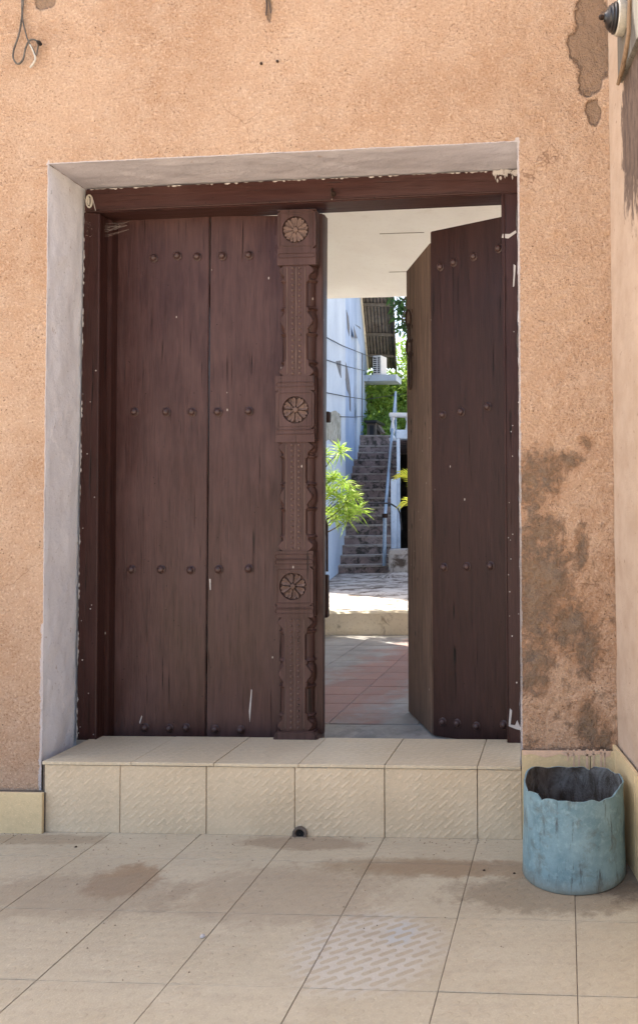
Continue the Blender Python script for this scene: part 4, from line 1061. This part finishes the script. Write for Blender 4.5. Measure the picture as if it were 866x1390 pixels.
# air conditioner on a ledge past the end of the house
YAC = 17.4
lp0, lp1 = at(490, 517, YAC), at(521, 509, YAC)
lg = MB(); lg.box(lp0.x-.2, at(539, 510, YAC).x, YAC-.1, YAC+.45, lp0.z-.02, lp1.z-.005)
tag(lg.build('concrete_ledge', HOUSE2), 'pale concrete shelf under the air conditioner at the far end of the house', 'ledge')
ac = thing('air_conditioner', 'white air conditioner outdoor unit below the corrugated roof', 'air conditioner', tuple(at(512, 509.5, YAC)))
aq = Vector(ac.location); s_ = YAC/F; e1 = Vector((1, -.25, 0)).normalized(); e2 = Vector((.25, 1, 0)).normalized()
W_, Hh = 12.5*s_, 28*s_
b = MB(); b.obox(-e1*(W_*.55), e1*W_, e2*.30, (0, 0, Hh)); b.build('casing', WHITE, ac, bevel=.008)
b = MB(); b.obox(-e1*(W_*.55)+e1*.018-e2*.004+Vector((0, 0, .05)), e1*(W_-.036), e2*.005, (0, 0, Hh-.09)); b.build('grille_shade_panel', DARK, ac)  # black sheet paints the shade behind the slats
for k in range(9):
    b = MB(); b.obox(-e1*(W_*.55)+e1*.018-e2*.012+Vector((0, 0, .05+(Hh-.09)*k/8.0-.008)), e1*(W_-.036), e2*.009, (0, 0, .016)); b.build('grille_slat', WHITE, ac)
b = MB(); b.obox(-e1*(W_*.05)-e2*.014+Vector((0, 0, .05)), e1*.018, e2*.010, (0, 0, Hh-.09)); b.build('grille_bar', WHITE, ac)
# terrace right of the stairs: columns, beam, dark room underneath, balustrade
ter = thing('raised_terrace', 'blue grey columned terrace beside the stairs with a dark room underneath', 'terrace')
YT = 11.9
bt0, bt1 = at(537.5, 583, YT), at(537.5, 595, YT)
zt0, zt1 = bt0.z, bt1.z
b = MB(); o_ = Vector((bt0.x, YT, zt1)); b.obox(o_, nv_*3.6, dv*.3, (0, 0, zt0-zt1)); b.build('beam', BLUEC, ter, bevel=.01)
b = MB(); b.obox(o_+dv*.302+Vector((0, 0, .02)), nv_*3.6, dv*3.4, (0, 0, zt0-zt1-.03)); b.build('terrace_slab', STEPM, ter)
for (xa, xb, Yc, top) in ((530.5, 538, 11.0, at(535, 650, 11.0).z), (538.6, 543, 11.9, zt1)):
    a, c = at(xa, 700, Yc), at(xb, 700, Yc)
    b = MB(); b.obox(Vector((a.x, Yc, ZC)), nv_*(c.x-a.x), dv*.2, (0, 0, top-ZC-.001)); b.build('column', BLUEC, ter, bevel=.008)
b = MB(); a, c = at(527, 760, 10.45), at(560, 760, 10.45); zt_ = at(540, 747, 10.45).z
b.obox(Vector((a.x, 10.45, ZC)), nv_*.9, dv*.55, (0, 0, zt_-ZC)); b.build('plinth_block', COURT, ter, bevel=.015)
DK = flat_mat('shaded_room_wall', (.05, .048, .045), .9, .3, 6)  # near-black colour paints the shade under the terrace
b = MB(); o2 = Vector((bt0.x, YT, ZC))+dv*3.3; b.obox(o2, nv_*3.6, dv*.2, (0, 0, zt1-ZC)); o3 = Vector((bt0.x, YT, ZC))+nv_*3.4; b.obox(o3+dv*.01, nv_*.2, dv*3.28, (0, 0, zt1-ZC))
o4 = Vector((bt0.x, YT, ZC))+nv_*1.1; b.obox(o4+dv*.05, nv_*.08, dv*3.2, (0, 0, zt1-ZC)); b.build('room_wall', DK, ter)
bal = thing('balustrade', 'white balustrade with stubby balusters along the terrace above the beam', 'balustrade')
YB = 13.6
a = at(528, 563, YB); c = at(560, 560.5, YB); zb0 = zt0-.01
b = MB(); b.obox(Vector((a.x, YB, a.z-.03)), nv_*2.8, dv*.16, (0, 0, .075)); b.build('top_rail', CEIL, bal, bevel=.015)
b = MB(); b.obox(Vector((a.x, YB, zb0)), nv_*2.8, dv*.16, (0, 0, .05)); b.build('bottom_rail', CEIL, bal)
hB = a.z-.03-zb0-.05
bmB = MB(); bmB.lathe([(.045, 0), (.045, .06*hB), (.025, .16*hB), (.05, .38*hB), (.035, .6*hB), (.022, .8*hB), (.045, .92*hB), (.045, hB)], (0, 0, 0), 12)
meB = mesh_of(bmB.build('baluster', CEIL, None, True))
for k in range(10): inst('baluster', meB, bal, Vector((a.x, YB, zb0+.05)) + nv_*(.06+k*.27) + dv*.08)
# squat hooded box at the head of the stairs
hb = thing('dark_hutch', 'small dark hutch with a sloping lid at the top of the stairs', 'hutch')
a, c = at(496, 586, 15.6), at(512, 574, 15.6)
b = MB(); b.box(a.x+.03, c.x-.03, 15.6, 16.1, ZLAND-.02, c.z); b.build('hutch_body', GREYW, hb)
b = MB(); b.box(a.x, c.x+.02, 15.5, 16.2, c.z, c.z+.05); b.build('hutch_lid', DARK, hb)
b = MB(); b.box(a.x+.09, c.x-.07, 15.588, 15.599, ZLAND+.0, c.z-.05); b.build('hutch_shade_panel', DARK, hb)  # black panel paints the shade inside the hutch
b = MB(); v = [at(x, y, 15.7) for x, y in ((512, 575), (519, 586), (516, 588), (510, 580))]; b.prism(v, (0, .3, 0)); b.build('hutch_brace', GREYW, hb)
# wires across the house
lab = ['topmost', 'second', 'third', 'lowest']
for i, (pts, far) in enumerate((([(425, 452), (444, 458), (465, 469), (495, 481)], (522, 489, 19)), ([(425, 485), (444, 488.5), (470, 497), (495, 503)], None),
                         ([(425, 530), (444, 533), (470, 538), (496, 542)], (556, 533, 19)), ([(462, 565.5), (480, 566), (495, 565)], None))):
    b = MB(); P_ = [hpx(x, y, .10) for x, y in pts] + ([at(*far)] if far else []); b.tube(P_, .007, 6)
    tag(b.build('overhead_wire', WIRE, None, True), f'{lab[i]} of the four thin wires strung across the blue house wall', 'wire', 'wires across the blue house wall')
b = MB(); b.tube([at(*q) for q in ((480, 686, 10.2), (500, 683, 10.3), (523, 683, 10.4), (531, 684, 10.6), (540, 690, 10.7), (543, 697, 10.8), (545, 720, 10.8))], .011, 6)
tag(b.build('black_hose', WIRE, None, True), 'black hose slung across the stairs behind the handrail post', 'hose')

# ================================================================== PLANTS
def leaves(cs, n, L, Wd, spread, seed, flat=.0, droop=.0):
    """n leaves round each centre; returns arrays of folded blades"""
    r = np.random.RandomState(seed); V_ = []; F_ = []; T_ = []
    for (c, rad) in cs:
        c = np.array(c)
        d = r.normal(size=(n, 3)); d /= np.linalg.norm(d, axis=1)[:, None]
        p = c + d*rad*np.cbrt(r.rand(n, 1))*[1, 1, .85]
        ax = d*spread + r.normal(size=(n, 3))*(1-spread); ax[:, 2] -= droop; ax /= np.linalg.norm(ax, axis=1)[:, None]
        sd_ = np.cross(ax, r.normal(size=(n, 3))); sd_ /= np.linalg.norm(sd_, axis=1)[:, None]; up = np.cross(sd_, ax)
        l = L*(.6+.8*r.rand(n, 1)); w_ = Wd*(.7+.6*r.rand(n, 1))
        a = p; b_ = p+ax*l*.45+sd_*w_*.5+up*w_*.15; t = p+ax*l; e = p+ax*l*.45-sd_*w_*.5+up*w_*.15
        k = len(V_)*0
        V_.append(np.stack([a, b_, t, e], 1).reshape(-1, 3)); T_.append(np.repeat(np.clip(r.rand(n)*.7+.3*r.rand(), 0, 1), 4))
    V_ = np.concatenate(V_); T_ = np.concatenate(T_); nq = len(V_)//4
    F_ = (np.arange(nq)[:, None]*4 + np.array([[0, 1, 2, 3]]))
    return V_, F_, T_
def leaf_obj(name, data, mat, par):
    V_, F_, T_ = data; me = bpy.data.meshes.new(name); me.from_pydata(V_.tolist(), [], F_.tolist()); me.materials.append(mat)
    a = me.attributes.new('tint', 'FLOAT', 'POINT'); a.data.foreach_set('value', T_.astype(np.float32)); me.update()
    o = bpy.data.objects.new(name, me); col.objects.link(o); o.parent = par; return o
def tree(name, label, base, hgt, crown_c, crown_r, ncl, nl, L, mat, seed):
    t = thing(name, label, 'tree', base, 'trees beyond the stairs'); r = random.Random(seed); B0 = Vector(base)
    cc = Vector(crown_c)-B0; top = cc
    b = MB(); pts = [Vector((0, 0, 0)), Vector((r.uniform(-.1, .1), 0, hgt*.3)), Vector((cc.x*.5, cc.y*.5, hgt*.5)), Vector((cc.x, cc.y, cc.z))]
    b.tube(pts, [.20, .15, .12, .05], 10); cl = []
    for k in range(ncl):
        u = r.uniform(-1, 1); th = r.uniform(0, 6.283); q = math.sqrt(1-u*u); rad = r.uniform(.45, 1.0)
        c = cc + Vector((crown_r[0]*q*math.cos(th)*rad, crown_r[1]*q*math.sin(th)*rad, crown_r[2]*u*rad))
        cl.append((tuple(c), r.uniform(.28, .55)))
        if k % 2 == 0: m = pts[2].lerp(pts[3], r.random()); b.tube([m, (m+c)/2+Vector((0, 0, -.1)), c], [.05, .03, .012], 6)
    b.build('trunk', TRUNK, t, True)
    leaf_obj('crown', leaves(cl, nl, L, L*.38, .35, seed, droop=.25), mat, t)
    return t
zb = ZC
tree('leafy_tree', 'leafy green tree just behind the stair head, right of the air conditioner', (-5.6, 19.5, zb), 4, (-5.0, 19.2, 3.6), (1.9, 1.4, 1.35), 60, 260, .16, LEAFD, 5)
tree('leafy_tree', 'tall leafy tree rising at the right above the balustrade', (-2.9, 20.5, zb), 6, (-3.15, 20.0, 5.5), (1.15, 1.4, 2.3), 80, 260, .16, LEAFD, 8)
tree('leafy_tree', 'low bushy tree behind the balustrade below the taller tree', (-3.9, 17.6, zb), 3, (-3.7, 17.4, 2.9), (1.2, .9, 1.05), 40, 240, .13, LEAFD, 12)
tree('leafy_tree', 'dark tree in the distance behind the others, left of the stair head', (-9, 27, zb), 5, (-8.0, 27, 4.2), (3.5, 2, 2.6), 60, 200, .24, LEAFD, 15)
# dark overhanging branch by the roof edge
br_ = thing('overhanging_branch', 'dark leafy branch hanging into the sky gap beside the corrugated roof', 'branch', tuple(at(565, 395, 14.5)))
o0 = Vector(br_.location); cl = []; b = MB()
pp = [at(575, 385, 14.5), at(556, 398, 14.5), at(543, 412, 14.4), at(546, 432, 14.4), at(550, 446, 14.5)]
b.tube([q-o0 for q in (pp[0], pp[1], pp[2])], [.03, .02, .01], 6); b.tube([q-o0 for q in (pp[1], pp[3], pp[4])], [.02, .012, .006], 6); b.build('limb', TRUNK, br_, True)
for (x, y) in ((535, 404), (541, 410), (538, 417), (546, 420), (543, 430), (549, 437), (548, 446), (553, 424), (554, 408), (558, 440), (545, 408), (562, 420), (566, 405)): cl.append((tuple(at(x, y, 14.5)-o0), .10))
leaf_obj('leaves', leaves(cl, 22, .17, .055, .3, 21, droop=.5), LEAFL, br_)
# narrow-leaved plant left, lit by the sun
pl = thing('narrow_leaf_shrub', 'sunlit bright green shrub of narrow leaf whorls in front of the stairs', 'shrub', (-2.60, 7.0, ZC))
pl.location.z = ZC; o0 = Vector(pl.location); r = random.Random(9); b = MB(); data = []
wh = [(462, 612, 20), (452, 648, 22), (466, 655, 24), (457, 676, 24), (474, 668, 26), (487, 696, 24), (463, 694, 24), (450, 694, 20), (473, 702, 22), (448, 668, 20), (436, 650, 24), (430, 690, 24), (482, 676, 16), (455, 704, 18), (440, 620, 20), (418, 640, 26), (420, 600, 24), (470, 684, 22)]
YPL = 6.95; VV = []; FF = []; TT = []
for i, (x, y, rad) in enumerate(wh):
    c = at(x, y, YPL+r.uniform(-.25, .15))-o0; R_ = rad*YPL/F
    b.tube([Vector((0, 0, .22)), Vector((c.x*.25, c.y*.3, .22+(c.z-.22)*.55)), Vector((c.x*.8, c.y*.8, c.z-.10)), c], [.014, .007, .004, .003], 6)
    up = Vector((r.uniform(-.5, .5), r.uniform(-.5, .1), 1)).normalized()
    for k in range(48):
        d = Vector((r.gauss(0, 1), r.gauss(0, 1), r.gauss(.25, .75))).normalized(); l = R_*r.uniform(.75, 1.15); wv = d.cross(Vector((r.gauss(0, 1), r.gauss(0, 1), 1))).normalized()*.0058
        s0 = c + up*r.uniform(-.03, .03); m = s0+d*l*.5; e = s0+d*l+Vector((0, 0, -l*.22)); n0 = len(VV)
        VV += [s0-wv*.4, s0+wv*.4, m+wv, m-wv, e]; FF += [(n0, n0+1, n0+2, n0+3), (n0+3, n0+2, n0+4)]; TT += [r.random()]*5
b.build('stem', TRUNK, pl, True)
me = bpy.data.meshes.new('leaves'); me.from_pydata([tuple(q) for q in VV], [], FF); me.materials.append(LEAFY); a = me.attributes.new('tint', 'FLOAT', 'POINT'); a.data.foreach_set('value', TT)
o = bpy.data.objects.new('leaves', me); col.objects.link(o); o.parent = pl
MB().lathe([(.10, 0), (.14, .20), (.155, .24), (.14, .24), (.12, .20)], (0, 0, 0), 18).build('pot', POTM, pl, True)
# palm right, mostly behind the open leaf
pm = thing('potted_palm', 'small yellow green palm half hidden behind the folded door leaf', 'palm', tuple(gz(585, 830, ZC)))
pm.location = (-1.22, 7.0, ZC); o0 = Vector(pm.location); YPM = 7.0
MB().lathe([(.12, 0), (.17, .24), (.185, .28), (.17, .28), (.15, .24)], (0, 0, 0), 18).build('pot', POTM, pm, True)
MB().tube([(0, 0, .22), (.01, 0, .6)], [.035, .025], 8).build('trunk', TRUNK, pm, True)
def frond(tip, mid, nlf, L, seed):
    r = random.Random(seed); A = Vector((.01, 0, .58)); VV = []; FF = []; TT = []; b = MB()
    pts = []
    for k in range(25):
        t = k/24; pts.append(A*(1-t)**2 + mid*2*t*(1-t) + tip*t*t)
    b.tube(pts, [.008*(1-k/30) for k in range(25)], 5)
    VV += [Vector(q) for q in b.v]; FF += b.f; TT += [.6]*len(b.v)
    for k in range(nlf):
        t = .35+.65*k/(nlf-1); i = min(23, int(t*24)); p_ = pts[i].lerp(pts[i+1], t*24-i); tg = (pts[i+1]-pts[i]).normalized()
        sd_ = tg.cross(Vector((0, -1, .2))).normalized()
        for sg in (-1, 1):
            d = (sd_*sg*(1.0-.75*t*t) + tg*(.55+1.2*t*t) + Vector((0, r.uniform(-.3, .1), -.05))).normalized(); l = L*(.75+.35*r.random())*(1-.25*t); w_ = d.cross(Vector((0, -1, .3))).normalized()*.0065
            m = p_+d*l*.5+Vector((0, 0, .01)); e = p_+d*l+Vector((0, 0, -.10*l)); n0 = len(VV)
            VV += [p_-w_*.4, p_+w_*.4, m+w_, m-w_, e]; FF += [(n0, n0+1, n0+2, n0+3), (n0+3, n0+2, n0+4)]; TT += [r.random()]*5
    me = bpy.data.meshes.new('frond'); me.from_pydata([tuple(q) for q in VV], [], FF); me.materials.append(LEAFP); a = me.attributes.new('tint', 'FLOAT', 'POINT'); a.data.foreach_set('value', TT)
    o = bpy.data.objects.new('frond', me); col.objects.link(o); o.parent = pm
def L_(x, y, Y=YPM): return at(x, y, Y)-o0
frond(L_(548, 646), L_(572, 640), 17, .17, 1)
frond(L_(550, 684, 6.9), L_(570, 670), 12, .14, 2)
frond(L_(640, 640), L_(612, 600), 16, .2, 3); frond(L_(590, 580), L_(588, 640), 16, .2, 4); frond(L_(640, 700, 6.7), L_(615, 660), 14, .2, 5); frond(L_(600, 660, 6.5), L_(590, 640, 6.8), 14, .18, 6)
